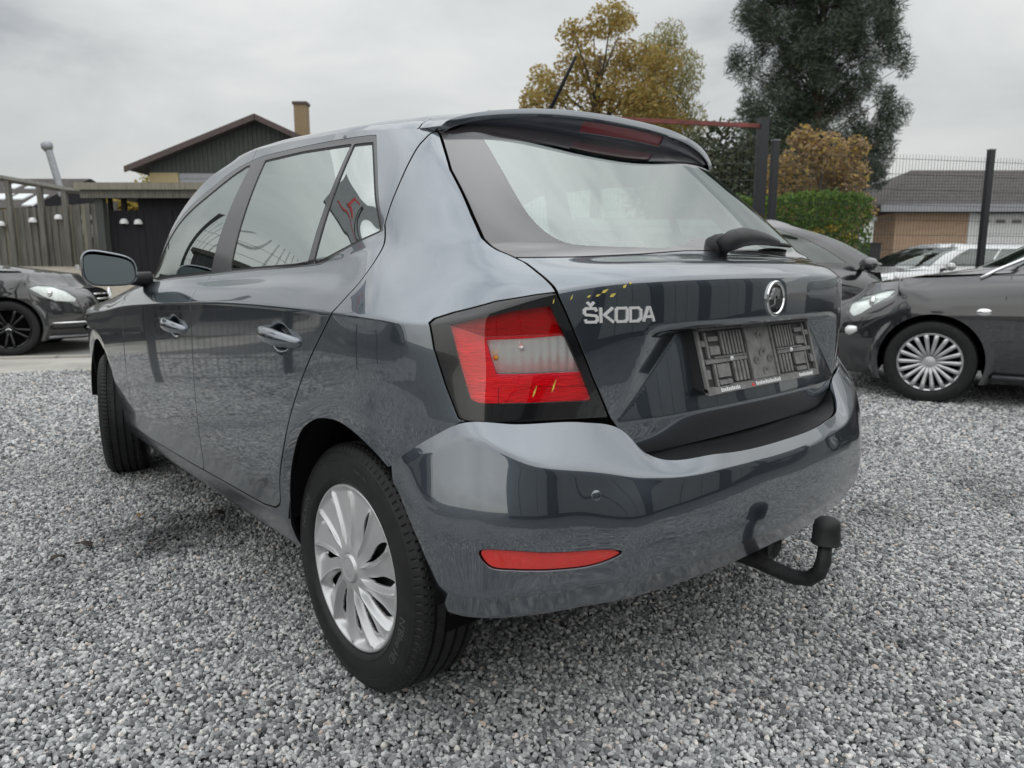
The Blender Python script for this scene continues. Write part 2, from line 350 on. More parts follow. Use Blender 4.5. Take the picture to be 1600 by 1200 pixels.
# ================================================================== the setting
FH = np.array([math.cos(YAW), math.sin(YAW)]); RH = np.array([math.sin(YAW), -math.cos(YAW)])
NV = np.array([.878, -.478]); EV = np.array([.478, .878])        # across / along the street
def FR(a, b, z=0): p = CAM_POS[:2]+FH*b+RH*a; return (float(p[0]), float(p[1]), z)     # metres right / ahead of the forecourt corner
def ST(s, t, z=0): p = NV*s+EV*t; return (float(p[0]), float(p[1]), z)
def ground_z(x, y):
    s = np.asarray(x)*NV[0]+np.asarray(y)*NV[1]; q = np.clip((s-10.6)/6.2, 0, 1); q2 = np.clip((s-17)/6, 0, 1)
    q = q*q*(3-2*q)
    return .02*np.clip((s-7)/2, 0, 1)+1.05*q+.3*q2
def sheet(name, s0, s1, t0, t1, dz, mat, ns=40, nt=30, edge=None):
    V = np.zeros((ns+1, nt+1, 3))
    for i, s in enumerate(np.linspace(s0, s1, ns+1)):
        for j, t in enumerate(np.linspace(t0, t1, nt+1)):
            x, y, _ = ST(s, t); V[i, j] = (x, y, ground_z(x, y)+dz)
    i = np.arange((ns+1)*(nt+1)).reshape(ns+1, nt+1)
    F = np.stack([i[:-1, :-1].ravel(), i[1:, :-1].ravel(), i[1:, 1:].ravel(), i[:-1, 1:].ravel()], 1)
    me = mesh_np(name, V.reshape(-1, 3), [F]); o = link(name, me, mat)
    if me.polygons[0].normal.z < 0: me.flip_normals()
    return struct(o)
def ground_mat(name, c0, c1, c2, scale=70, big=1.2, bump=.5, bscale=None):
    m, t, b = nmat(name); tcn = N(t, 'ShaderNodeTexCoord'); v = tcn.outputs['Object']
    vo = N(t, 'ShaderNodeTexVoronoi', Scale=scale); t.links.new(v, vo.inputs['Vector'])
    cc = rampn(t, vo.outputs['Color'], [(.1, c0), (.5, c1), (.9, c2)])
    nb = N(t, 'ShaderNodeTexNoise', Scale=big, Detail=5); t.links.new(v, nb.inputs['Vector'])
    mx = N(t, 'ShaderNodeMix', data_type='RGBA', blend_type='MULTIPLY'); mx.inputs[0].default_value = 1
    t.links.new(cc, mx.inputs[6]); t.links.new(rampn(t, nb.outputs['Fac'], [(.3, (.72,)*3), (.65, (1.1,)*3)]), mx.inputs[7]); t.links.new(mx.outputs[2], b.inputs['Base Color'])
    b.inputs['Roughness'].default_value = .9; b.inputs['Specular IOR Level'].default_value = .25
    bp = N(t, 'ShaderNodeBump', Strength=bump, Distance=.02); t.links.new(vo.outputs['Distance'], bp.inputs['Height']); t.links.new(bp.outputs['Normal'], b.inputs['Normal'])
    return m
ground_mat('lot_gravel', (.06, .06, .06), (.16, .16, .16), (.30, .30, .295), 85, 1.0, .9)  # bed coloured dark to stand in for the shade between the stones
ground_mat('asphalt', (.16, .155, .145), (.20, .195, .185), (.25, .245, .23), 160, .6, .25)
ground_mat('concrete', (.36, .345, .315), (.40, .385, .35), (.44, .42, .385), 120, 1.5, .12)
ground_mat('sandy', (.28, .245, .20), (.36, .32, .265), (.44, .40, .33), 40, .8, .5)
ground_mat('lawn', (.05, .09, .02), (.08, .15, .03), (.13, .20, .04), 30, .7, .6)
ground_mat('earth', (.12, .115, .10), (.17, .165, .14), (.22, .21, .18), 20, .5, .4)
G0 = sheet('ground', -150, 400, -300, 300, -.03, 'earth', 275, 60)
sheet('gravel_bed', -60, 5.77, -60, 60, -.008, 'lot_gravel', 60, 60)
struct(MB().add([ST(5.77, -40, -.02), ST(6.95, -40, -.02), ST(6.95, 40, -.02), ST(5.77, 40, -.02), ST(5.77, -40, .008), ST(6.95, -40, .008), ST(6.95, 40, .008), ST(5.77, 40, .008)], [(4, 5, 6, 7), (0, 4, 7, 3), (1, 2, 6, 5)]).build('concrete_strip', 'concrete'))
kerb = None
for k in range(14):
    t = -6+k*1.0; mb = MB(); p = ST(7.01, t+.5); o = MB().box((p[0], p[1], .012), (.10, .985, .04), rot(z=math.atan2(EV[1], EV[0])-math.pi/2)).build('kerb_stone', 'concrete', bevel=.006)
    if kerb is None: kerb = o; o.name = 'kerb'; struct(o)
    else: o.parent = kerb
sheet('road', 7.06, 11.6, -80, 80, .004, 'asphalt', 30, 60)
sheet('sandy_bank', 11.7, 17.6, -6.5, 40, .004, 'sandy', 30, 40)
for sk in (11.65,): struct(MB().box((*ST(sk, 8)[:2], float(ground_z(*ST(sk, 8)[:2]))+.05), (.14, 30, .13), rot(z=math.atan2(EV[1], EV[0])-math.pi/2)).build('far_kerb', 'concrete'))
sheet('verge', 9.0, 16, -22, -5.5, .012, 'lawn', 24, 24)
sheet('driveway', 15, 26, -40, -17, .016, 'asphalt', 24, 20)
# ------------------------------------------------------------------ materials of the buildings
def planks_mat(name, col, var=.3, stretch=(14, 14, .6), rough=.8):
    return simple(name, col, rough, var=var, scale=3, stretch=stretch, spec=.2)
planks_mat('weathered_wood', (.152, .148, .132), .45); planks_mat('wood_pale', (.24, .225, .18), .3)
planks_mat('dark_cladding', (.075, .084, .078), .3); planks_mat('shed_black', (.022, .022, .026), .25)
simple('fascia_brown', (.085, .062, .058), .7, var=.2); simple('roof_dark', (.068, .060, .057), .85, var=.3, scale=4)
simple('yellow_brick', (.42, .34, .19), .85, var=.12, scale=30); simple('chimney_brick', (.27, .20, .12), .9, var=.25, scale=25); simple('grey_panel', (.30, .31, .33), .6, var=.06)
simple('zinc', (.30, .31, .33), .4, metal=.7, var=.15, scale=6); simple('white_paint', (.72, .73, .73), .5, var=.04, scale=5)
simple('skylight', (.62, .66, .68), .15, spec=.8); simple('lamp_white', (.75, .76, .76), .4)
simple('post_black', (.018, .019, .022), .4, spec=.5); simple('wire_black', (.035, .036, .040), .5); simple('red_steel', (.19, .05, .04), .6, var=.4, scale=8)
simple('clad_light', (.27, .28, .275), .5, var=.08, scale=2); simple('clad_dark', (.022, .023, .027), .5, var=.2, scale=2); simple('window_dark', (.03, .035, .04), .08, spec=.8)
def brick_mat(name, c1, c2, mortar, sc=1.0):
    m, t, b = nmat(name); tcn = N(t, 'ShaderNodeTexCoord'); mpn = N(t, 'ShaderNodeMapping'); mpn.inputs['Rotation'].default_value = (math.pi/2, 0, 0); t.links.new(tcn.outputs['Object'], mpn.inputs['Vector'])
    br = N(t, 'ShaderNodeTexBrick'); br.inputs['Scale'].default_value = sc
    for k, c in (('Color1', c1), ('Color2', c2), ('Mortar', mortar)): br.inputs[k].default_value = (*c, 1)
    br.inputs['Brick Width'].default_value = .24; br.inputs['Row Height'].default_value = .075; br.inputs['Mortar Size'].default_value = .008
    t.links.new(mpn.outputs['Vector'], br.inputs['Vector']); t.links.new(br.outputs['Color'], b.inputs['Base Color']); b.inputs['Roughness'].default_value = .9; return m
brick_mat('tan_brick', (.40, .25, .155), (.47, .31, .20), (.42, .36, .29))
AZF = math.atan2(FH[1], FH[0])         # buildings face the forecourt
def local_mesh(verts, faces, name, mat, parent):   # verts in (a, b, z)
    return MB().add([FR(a, b, z) for a, b, z in verts], faces).build(name, mat, parent)
def fbox(mb, a0, a1, b0, b1, z0, z1):
    V = [FR(a, b, z) for a in (a0, a1) for b in (b0, b1) for z in (z0, z1)]
    return mb.add(V, [(0, 1, 3, 2), (4, 6, 7, 5), (0, 4, 5, 1), (2, 3, 7, 6), (0, 2, 6, 4), (1, 5, 7, 3)])
def bx(a0, a1, b0, b1, z0, z1): return fbox(MB(), a0, a1, b0, b1, z0, z1)
# ------------------------------------------------------------------ left: board fence with lamps
FEN = thing('board_fence', 'weathered grey board fence with tall posts and a top rail, left of the black shed', 'fence')
x = -16.0; k = 0
while x < -9.25:
    w = random.uniform(.085, .105) if x < -10.4 else random.uniform(.11, .125)
    top = 2.36+(x+12)*.068+random.uniform(-.012, .012); o = bx(x, x+w-.014, 16.95+random.uniform(-.006, .006)+(.03 if k % 2 else 0), 16.985+(.03 if k % 2 else 0), .98, top).build('board', 'wood_pale' if random.random() < .18 else 'weathered_wood', FEN)
    x += w*(.84 if x < -10.4 else .93); k += 1
for a, zt in ((-14.2, 3.1), (-12.9, 3.1), (-11.60, 3.02), (-10.88, 2.90), (-10.32, 2.80)):
    bx(a-.055, a+.055, 16.86, 16.95, .95, zt).build('post', 'weathered_wood', FEN)
MB().tube([FR(-14.6, 16.9, 3.30), FR(-11.72, 16.9, 3.07), FR(-10.9, 16.9, 2.93), FR(-10.2, 16.9, 2.80), FR(-9.1, 16.9, 2.74)], .07, 4).build('top_rail', 'weathered_wood', FEN)
for z in (1.35, 2.1): bx(-16, -9.25, 17.02, 17.07, z-.05, z+.05).build('cross_rail', 'weathered_wood', FEN)
for i, (a, z, lab) in enumerate(((-11.82, 2.04, 'white dome lamp on the board fence, the leftmost one'), (-11.08, 2.12, 'white dome lamp on the board fence, middle of the three'), (-10.48, 2.19, 'white dome lamp on the board fence, the one nearest the shed'), (-8.22, 2.00, 'white dome lamp on the black shed wall under its left window'), (-7.92, 1.99, 'white dome lamp on the black shed wall under its right window'))):
    b = 16.86 if i < 3 else 15.45
    lm = MB().lathe([(.085, 0), (.082, .05), (.06, .09), (.03, .105), (0, .108)], 16, FR(a, b, z-.04)).build('wall_lamp', 'lamp_white', smooth=True); tag(lm, lab, 'lamp', 'dome lamps along the boards')
# ------------------------------------------------------------------ black shed / carport
SH = thing('carport', 'black boarded carport with a flat two board fascia in front of the gabled house', 'carport')
bx(-9.02, -3.2, 15.1, 15.18, 2.63, 2.77).build('fascia', 'wood_pale', SH); bx(-8.95, -3.2, 15.19, 15.25, 2.47, 2.625).build('fascia', 'weathered_wood', SH)
bx(-8.98, -3.2, 15.26, 19.4, 2.58, 2.68).build('roof', 'roof_dark', SH)
bx(-8.72, -8.56, 15.3, 15.46, .9, 2.58).build('post', 'dark_cladding', SH)
wins = [(-8.50, -8.28), (-8.20, -7.92)]
aa = -8.56
for (w0, w1) in wins:
    bx(aa, w0, 15.5, 15.6, 2.24, 2.50).build('wall', 'shed_black', SH); aa = w1
bx(aa, -3.3, 15.5, 15.6, 2.24, 2.50).build('wall', 'shed_black', SH)
bx(-8.56, -3.3, 15.5, 15.6, 2.50, 2.575).build('wall', 'shed_black', SH)
a = -8.56
while a < -5.2:
    bx(a, a+.146, 15.5+random.uniform(-.008, .008), 15.6, .9, 2.24).build('board', 'shed_black', SH); a += .15
bx(-5.2, -3.3, 15.5, 15.6, .9, 2.24).build('wall', 'shed_black', SH)
# ------------------------------------------------------------------ gabled house
HS = thing('gabled_house', 'house with a dark boarded gable, brown roof edge, yellow brick and a chimney', 'house')
gz = lambda a: 5.93-abs(a+8.47)*(.378 if a < -8.47 else .455)
local_mesh([(-12.85, 24.6, gz(-12.85)), (-8.47, 24.6, 5.93), (-3.8, 24.6, gz(-3.8)), (-3.8, 35, gz(-3.8)), (-8.47, 35, 5.93), (-12.85, 35, gz(-12.85))] + [(-12.85, 24.6, gz(-12.85)+.10), (-8.47, 24.6, 6.04), (-3.8, 24.6, gz(-3.8)+.10), (-3.8, 35, gz(-3.8)+.10), (-8.47, 35, 6.04), (-12.85, 35, gz(-12.85)+.10)],
    [(0, 1, 4, 5), (1, 2, 3, 4), (6, 11, 10, 7), (7, 10, 9, 8), (0, 6, 7, 1), (1, 7, 8, 2), (0, 5, 11, 6), (2, 8, 9, 3)], 'roof', 'roof_dark', HS)
for s_, a0, a1 in ((1, -12.9, -8.48), (-1, -8.46, -3.75)):
    V = [(a0, 24.5, gz(a0)-.06), (a1, 24.5, gz(a1)-.06), (a1, 24.5, gz(a1)+.13), (a0, 24.5, gz(a0)+.13)]; V += [(a, 24.57, z) for a, _, z in V]
    local_mesh(V, [(3, 2, 1, 0), (4, 5, 6, 7), (0, 1, 5, 4), (2, 3, 7, 6), (1, 2, 6, 5), (3, 0, 4, 7)], 'bargeboard', 'fascia_brown', HS)
a = -12.3
while a < -4.6:
    w = .155; z0 = 4.24; z1, z2 = gz(a)-.03, gz(a+w-.012)-.03
    local_mesh([(a, 25.0, z0), (a+w-.012, 25.0, z0), (a+w-.012, 25.0, z2), (a, 25.0, z1), (a, 25.05, z0), (a+w-.012, 25.05, z0), (a+w-.012, 25.05, z2), (a, 25.05, z1)], [(0, 1, 2, 3), (7, 6, 5, 4), (0, 3, 7, 4), (1, 5, 6, 2)], 'board', 'dark_cladding', HS); a += w
local_mesh([(-12.35, 25.06, 3.4), (-4.6, 25.06, 3.4), (-4.6, 25.06, gz(-4.6)-.05), (-8.47, 25.06, 5.88), (-12.35, 25.06, gz(-12.35)-.05)], [(0, 1, 2, 3, 4)], 'gable_backing', 'shed_black', HS)
bx(-12.3, -11.32, 24.98, 25.3, 1.2, 4.235).build('brick_wall', 'yellow_brick', HS); bx(-11.315, -4.6, 25.04, 25.3, 1.2, 4.235).build('wall', 'grey_panel', HS)
for k in range(5): bx(-11.30, -8.5, 25.0, 25.035, 3.28+k*.19, 3.455+k*.19).build('panel', 'grey_panel', HS)
bx(-7.72, -7.28, 26.4, 26.8, 4.8, 6.76).build('chimney', 'chimney_brick', HS); bx(-7.76, -7.24, 26.36, 26.84, 6.76, 6.85).build('chimney_cap', 'fascia_brown', HS)
# ------------------------------------------------------------------ far house with skylights and a flue
FHs = thing('far_house', 'far house with a dark roof, pale skylights and a tall leaning metal flue', 'house')
local_mesh([(-34, 38, 4.15), (-25.2, 38, 4.15), (-23.5, 41, 5.98), (-34, 41, 5.98), (-23.5, 41.1, 5.98), (-34, 41.1, 5.98), (-21.8, 44, 4.15), (-34, 44, 4.15)], [(0, 1, 2, 3), (5, 4, 6, 7)], 'roof', 'roof_dark', FHs)
local_mesh([(-25.2, 38.02, 4.15), (-21.7, 43, 4.15), (-23.45, 40.9, 5.95)], [(0, 1, 2)], 'gable', 'shed_black', FHs)
bx(-34, -25.6, 38.4, 38.5, 1.2, 4.3).build('wall', 'yellow_brick', FHs)
rz_ = lambda b: 4.15+(b-38)*.61
for a0, a1, b0, b1 in ((-27.6, -27.0, 39.9, 40.35), (-26.5, -25.6, 39.9, 40.35), (-28.0, -26.9, 38.8, 39.3), (-26.65, -25.9, 38.8, 39.3), (-25.6, -25.0, 38.2, 39.2)):
    sh = -(b0-38)*.0
    local_mesh([(a0, b0, rz_(b0)+.06), (a1, b0, rz_(b0)+.06), (a1+.25, b1, rz_(b1)+.06), (a0+.25, b1, rz_(b1)+.06), (a0, b0, rz_(b0)-.02), (a1, b0, rz_(b0)-.02), (a1+.25, b1, rz_(b1)-.02), (a0+.25, b1, rz_(b1)-.02)], [(0, 1, 2, 3), (0, 4, 5, 1), (1, 5, 6, 2), (3, 2, 6, 7), (0, 3, 7, 4)], 'skylight', 'skylight', FHs)
MB().tube([FR(-23.05, 37.6, 4.7), FR(-23.52, 37.6, 6.95)], .17, 12).build('flue', 'zinc', FHs, smooth=True, autos=True)
MB().tube([FR(-23.53, 37.6, 6.95), FR(-23.58, 37.6, 7.08), FR(-23.60, 37.6, 7.28), FR(-23.62, 37.6, 7.36)], [.19, .27, .27, .2], 12).build('flue_cowl', 'zinc', FHs, smooth=True, autos=True)
# ------------------------------------------------------------------ right: bungalow across the street
BU = thing('bungalow', 'low bungalow with a dark hipped roof, tan brick wall and white garage door', 'house')
local_mesh([(13.9, 27.5, 3.40), (30, 27.5, 3.40), (30, 33, 5.25), (17.4, 32.2, 5.25), (13.9, 38, 3.40), (30, 38, 3.40)] + [(13.9, 27.5, 3.30), (30, 27.5, 3.30), (13.9, 38, 3.30), (30, 38, 3.30)], [(0, 1, 2, 3), (0, 3, 4), (4, 3, 2, 5), (0, 6, 7, 1), (0, 4, 8, 6), (6, 8, 9, 7)], 'roof', 'roof_dark', BU)
for k in range(11):      # tile courses
    f = k/11; b = 27.5+4.7*f; z = 3.40+1.85*f; a0 = 13.9+3.5*f; local_mesh([(a0, b-.005, z+.004), (30, b-.005, z+.004), (30, b+.40, z+.030+.157), (a0+.30, b+.40, z+.030+.157), (a0, b-.005, z+.035), (30, b-.005, z+.035)], [(0, 1, 5, 4), (4, 5, 2, 3)], 'tile_course', 'roof_dark', BU)
bx(13.85, 30, 27.40, 27.49, 3.14, 3.42).build('fascia', 'grey_panel', BU)
bx(14.72, 17.52, 28.0, 28.25, 1.2, 3.14).build('brick_wall', 'tan_brick', BU); bx(14.7, 14.9, 28.26, 37, 1.2, 3.14).build('brick_wall', 'tan_brick', BU)
bx(17.525, 17.80, 27.98, 28.25, 1.2, 3.14).build('door_frame', 'white_paint', BU)
for k in range(5): bx(17.81, 21.2, 28.02, 28.08, 1.25+k*.37, 1.25+k*.37+.358).build('garage_door_panel', 'white_paint', BU)
for k in range(5): bx(17.98+k*.62, 18.32+k*.62, 27.985, 28.015, 2.76, 2.88).build('window', 'window_dark', BU)
bx(17.8, 30, 28.1, 28.25, 1.2, 3.14).build('wall', 'white_paint', BU)
PL = thing('gate_pillar', 'white rendered pillar with a grey cap between the hedge and the bungalow', 'pillar')
bx(10.66, 10.92, 22.0, 22.3, 1.25, 2.45).build('shaft', 'white_paint', PL); bx(10.60, 10.98, 21.94, 22.36, 2.45, 2.55).build('cap', 'grey_panel', PL)
BN = thing('wheelie_bin', 'black wheelie bin standing at the foot of the white pillar', 'bin')
bx(10.42, 10.84, 21.3, 21.7, 1.22, 1.72).build('body', 'plastic_black', BN); bx(10.40, 10.86, 21.28, 21.72, 1.725, 1.78).build('lid', 'plastic_black', BN)
# ------------------------------------------------------------------ wire fences
def wire_panel(p0, p1, z0, z1, parent, vs=.05, hs=.2, r=.0027):
    p0, p1 = Vector(p0), Vector(p1); Ln = (p1-p0).length; d = (p1-p0)/Ln; nn = Vector((-d.y, d.x, 0)); mb = MB()
    def bar(a, b, rr):
        dd = (b-a).normalized(); s1 = nn; s2 = dd.cross(nn); V = []
        for q in (a, b):
            for u, v in ((1, 0), (-.5, .87), (-.5, -.87)): V.append(q+s1*u*rr+s2*v*rr)
        mb.add(V, [(0, 1, 4, 3), (1, 2, 5, 4), (2, 0, 3, 5)])
    k = .02
    while k < Ln: bar(Vector((p0.x+d.x*k, p0.y+d.y*k, z0)), Vector((p0.x+d.x*k, p0.y+d.y*k, z1)), r); k += vs
    z = z0+.03
    while z < z1: bar(Vector((p0.x, p0.y, z))+nn*.005, Vector((p1.x, p1.y, z))+nn*.005, r*1.25); z += hs
    return mb.build('mesh_panel', 'wire_black', parent, kind='stuff')
def mesh_fence(label, pts, h, post=.075):
    F = thing('mesh_fence', label, 'fence')
    for i, p in enumerate(pts):
        z = float(ground_z(p[0], p[1])); q = pts[min(i+1, len(pts)-1)]; q0 = pts[max(i-1, 0)]; az = math.atan2(q[1]-q0[1], q[0]-q0[0])
        MB().box((p[0], p[1], z+h/2+.02), (post, post*.75, h+.1), rot(z=az)).build('post', 'post_black', F)
        MB().box((p[0], p[1], z+h+.075), (post+.012, post*.75+.012, .012), rot(z=az)).build('post_cap', 'zinc', F)
        if i: wire_panel((pts[i-1][0], pts[i-1][1], 0), (p[0], p[1], 0), z+.04, z+h-.03, F)
    return F
mesh_fence('black welded mesh fence on dark posts behind the parked cars on the right', [(3.435, -7.18), (1.85, -10.1), (.27, -13.0), (-1.3, -15.9), (-2.9, -18.8)], 2.56, .085)
mesh_fence('black welded mesh fence closing the left side of the gravel lot', [(4.9, 1.75), (4.5, 4.2), (4.1, 6.7), (3.7, 9.2), (3.3, 11.7)], 2.3)
GT = thing('sliding_gate', 'tall mesh gate with a rusty red top beam next to the dark gate post', 'gate')
g0 = np.array([3.53, -7.02]); g1 = g0+EV*3.6
MB().box((g0[0], g0[1], 1.44), (.115, .115, 2.92), rot(z=math.atan2(EV[1], EV[0]))).build('gate_post', 'post_black', GT)
mid = (g0+g1)/2; MB().box((mid[0], mid[1], 2.80), (3.5, .05, .05), rot(z=math.atan2(EV[1], EV[0]))).build('top_beam', 'red_steel', GT)
wire_panel((*g0, 0), (*g1, 0), .1, 2.70, GT)
MB().box((g1[0], g1[1], 1.4), (.09, .09, 2.8), rot(z=math.atan2(EV[1], EV[0]))).build('gate_post', 'post_black', GT)
# ------------------------------------------------------------------ buildings that close the lot behind and beside the viewer (seen mirrored in the paint)
def facade(name, label, p0, p1, h, widths, depth=6):
    B = thing(name, label, 'building'); p0, p1 = np.array(p0, float), np.array(p1, float); Ln = np.linalg.norm(p1-p0); d = (p1-p0)/Ln; az = math.atan2(d[1], d[0]); nn = np.array([-d[1], d[0]])
    x = 0; i = 0
    while x < Ln-.2:
        w, m = widths[i % len(widths)]; w = min(w, Ln-x); c = p0+d*(x+w/2)
        MB().box((c[0], c[1], h/2+.15), (w-.05, .06, h-.3), rot(z=az)).build('panel', m, B); x += w; i += 1
    c = p0+d*Ln/2-nn*(depth/2+.06); MB().box((c[0], c[1], h/2), (Ln, depth, h), rot(z=az)).build('wall', 'clad_dark', B)
    c = p0+d*Ln/2-nn*(depth/2); MB().box((c[0], c[1], h+.1), (Ln+.4, depth+.5, .2), rot(z=az)).build('roof', 'roof_dark', B)
    return B
facade('workshop', 'long workshop with pale upright cladding panels behind the viewer', (-7.9, 5), (-8.6, -16), 3.6, [(1.1, 'clad_light'), (1.1, 'clad_light'), (1.1, 'clad_light'), (.9, 'clad_dark')])
facade('garage_hall', 'dark hall with pale door panels beyond the left mesh fence', (13.5, 4.5), (6.5, 19), 3.0, [(2.6, 'clad_dark'), (1.3, 'clad_light'), (2.2, 'clad_dark'), (1.7, 'clad_light')])
SG = thing('pole_sign', 'pale sign board with red and black strokes on a dark pole beside the lot', 'sign')
sx_, sy_ = 5.3, 3.2; Rg = rot(z=math.radians(205))
MB().tube([(sx_, sy_, 0), (sx_, sy_, 3.7)], .06, 10).build('pole', 'post_black', SG, smooth=True)
MB().box((sx_, sy_, 4.35), (.10, 1.7, .95), Rg).build('board', 'grey_panel', SG)
def sgb(y, z, dy, dz, mat):
    p = Rg @ Vector((.056, y, 0)); MB().box((sx_+p.x, sy_+p.y, 4.35+z), (.012, dy, dz), Rg).build('stroke', mat, SG)
for y, z, dy, dz, m in (tuple(.66*q for q in t_[:4])+(t_[4],) for t_ in ((.42, .36, .55, .09, 'red_print'), (.66, .13, .09, .55, 'red_print'), (.42, -.10, .55, .09, 'red_print'), (.1, -.30, 1.7, .04, 'red_print'), (-.15, .13, .09, .55, 'post_black'), (-.42, .13, .09, .55, 'post_black'), (-.28, .36, .3, .09, 'post_black'))): sgb(y, z, dy, dz, m)
# ------------------------------------------------------------------ trees and hedges
def leaf_mat(name, cols, trans=.25):
    m, t, b = nmat(name); g = N(t, 'ShaderNodeNewGeometry'); c = rampn(t, g.outputs['Random Per Island'], [(i/(len(cols)-1), q) for i, q in enumerate(cols)])
    t.links.new(c, b.inputs['Base Color']); b.inputs['Roughness'].default_value = .6; b.inputs['Specular IOR Level'].default_value = .3
    tr = N(t, 'ShaderNodeBsdfTranslucent'); t.links.new(c, tr.inputs['Color']); mx = N(t, 'ShaderNodeMixShader'); mx.inputs[0].default_value = trans
    t.links.new(b.outputs[0], mx.inputs[1]); t.links.new(tr.outputs[0], mx.inputs[2]); t.links.new(mx.outputs[0], t.nodes['Material Output'].inputs['Surface']); return m
leaf_mat('oak_leaf', [(.27, .17, .05), (.40, .28, .08), (.46, .36, .12), (.26, .24, .09)], .42); leaf_mat('willow_leaf', [(.20, .21, .085), (.30, .28, .11), (.38, .31, .11)], .4)
leaf_mat('pine_needle', [(.045, .064, .047), (.066, .090, .063), (.10, .125, .085)], .1); leaf_mat('hedge_leaf', [(.06, .13, .025), (.10, .19, .035), (.20, .29, .055)], .35); leaf_mat('hedge_yellow', [(.30, .24, .03), (.40, .31, .05)])
leaf_mat('rust_leaf', [(.40, .25, .08), (.30, .22, .15), (.36, .27, .18), (.58, .42, .10), (.27, .20, .14)], .35); leaf_mat('dark_leaf', [(.03, .045, .025), (.05, .065, .035), (.08, .085, .04)]); leaf_mat('yellow_green_leaf', [(.26, .23, .06), (.38, .30, .08), (.46, .34, .08)], .4)
simple('bark', (.075, .06, .047), .9, var=.4, scale=8, stretch=(6, 6, 1)); simple('pine_bark', (.085, .055, .040), .9, var=.4, scale=8)
def leaves(centres, radii, n, size, aspect=.55, droop=0, seed=1):
    r = np.random.default_rng(seed); C_ = np.array(centres, float); Rd = np.array(radii, float); wgt = Rd.prod(1)**.75; k = r.choice(len(C_), n, p=wgt/wgt.sum())
    d = r.normal(size=(n, 3)); d /= np.linalg.norm(d, axis=1, keepdims=True); rad = r.random(n)**(1/2.2)
    P = C_[k]+d*rad[:, None]*Rd[k]
    u = r.normal(size=(n, 3)); u[:, 2] = u[:, 2]*.6-droop; u /= np.linalg.norm(u, axis=1, keepdims=True); v = np.cross(u, r.normal(size=(n, 3))); v /= np.linalg.norm(v, axis=1, keepdims=True)
    s = size*r.uniform(.6, 1.35, n)[:, None]
    V = np.stack([P-u*s, P+v*s*aspect, P+u*s, P-v*s*aspect], 1).reshape(-1, 3); F = np.arange(4*n).reshape(n, 4); return V, F
def tree(name, label, base, trunk_h, r0, clumps, leafmat, n, size, bark='bark', aspect=.55, droop=0, seed=1, lean=(0, 0), cat='tree', twigs=4, limb=.38):
    z0 = float(ground_z(base[0], base[1])); T = thing(name, label, cat, (base[0], base[1], z0)); r = random.Random(seed)
    mb = MB(); top = Vector((lean[0], lean[1], trunk_h)); pts = [Vector((lean[0]*t*t, lean[1]*t*t, trunk_h*t))+Vector((r.uniform(-.1, .1), r.uniform(-.1, .1), 0))*t for t in np.linspace(0, 1, 7)]; pts[0] = Vector((0, 0, -.2))
    mb.tube(pts, [r0*(1.25 if i == 0 else 1-.12*i) for i in range(7)], 9)
    for c, rd in clumps:
        c = Vector(c); t = min(.95, max(.25, (c.z-rd[2]*.5)/trunk_h*.75)); st = Vector((lean[0]*t*t, lean[1]*t*t, trunk_h*t)); md = (st+c)/2+Vector((r.uniform(-.2, .2), r.uniform(-.2, .2), r.uniform(0, .3)))*(.3+.1*rd[0])
        rr = r0*limb*(1-.5*t); mb.tube([st, (st+md)/2, md, (md+c)/2, c], [rr, rr*.8, rr*.6, rr*.45, rr*.25], 6)
        for k in range(twigs):
            e_ = c+Vector((r.uniform(-1, 1)*rd[0], r.uniform(-1, 1)*rd[1], r.uniform(-.7, 1)*rd[2]))*.9; mb.tube([c, (c+e_)/2+Vector((0, 0, .1)), e_], [rr*.25, rr*.16, .008], 4)
    mb.build('trunk', bark, T, smooth=True)
    V, F = leaves([c for c, _ in clumps], [rd for _, rd in clumps], n, size, aspect, droop, seed); link('crown', mesh_np('crown', V, [F], smooth=False), leafmat, T); return T
def AB(a, b): return FR(a, b)[:2]
def rel(a, z, b=0): p = FH*b+RH*a; return (float(p[0]), float(p[1]), z)        # offset to the right / away
r_ = random.Random(3)
# autumn oak: rounded crown with gaps
cl = []
for a, z, s in ((-1.7, 6.6, 1.0), (-.6, 7.7, .95), (.3, 8.9, .8), (1.3, 8.1, .9), (2.4, 7.4, .8), (-1.9, 5.2, .9), (.5, 6.4, 1.2), (1.9, 6.0, 1.0), (-.6, 5.3, 1.1), (2.9, 5.6, .8), (-1.1, 8.4, .6), (1.0, 9.3, .5), (-2.6, 6.0, .5), (-2.7, 4.5, .6), (-.1, 9.2, .45), (.9, 4.9, 1.0), (2.2, 8.4, .45), (-2.2, 7.6, .5)):
    cl.append((rel(a+r_.uniform(-.1, .1), z, r_.uniform(-1.5, 1.5)), (s*.95, s*.95, s*.78)))
tree('oak_tree', 'big rounded oak in golden brown autumn leaf, left of the dark pine', AB(3.4, 30), 8.0, .30, [(c, (a*1.22, b*1.22, d*1.2)) for c, (a, b, d) in cl], 'oak_leaf', 15500, .082, seed=4)
cl = [(rel(a, z, b), (s, s, 1.25*s)) for a, z, b, s in ((-.6, 6.6, 0, .9), (.3, 7.4, .3, .7), (.9, 6.2, -.3, .8), (.2, 5.2, .4, 1.1), (-.9, 5.0, 0, .9), (1.2, 4.6, 0, .8), (-.2, 3.6, 0, 1.2), (1.0, 3.2, .2, 1.0))]
tree('willow_tree', 'yellowish green drooping willow between the oak and the pine', AB(6.6, 33), 7.0, .22, [((c[0], c[1], c[2]*1.28), (a*1.15, b*1.15, d*1.2)) for c, (a, b, d) in cl], 'willow_leaf', 15000, .11, aspect=.22, droop=1.3, seed=5)
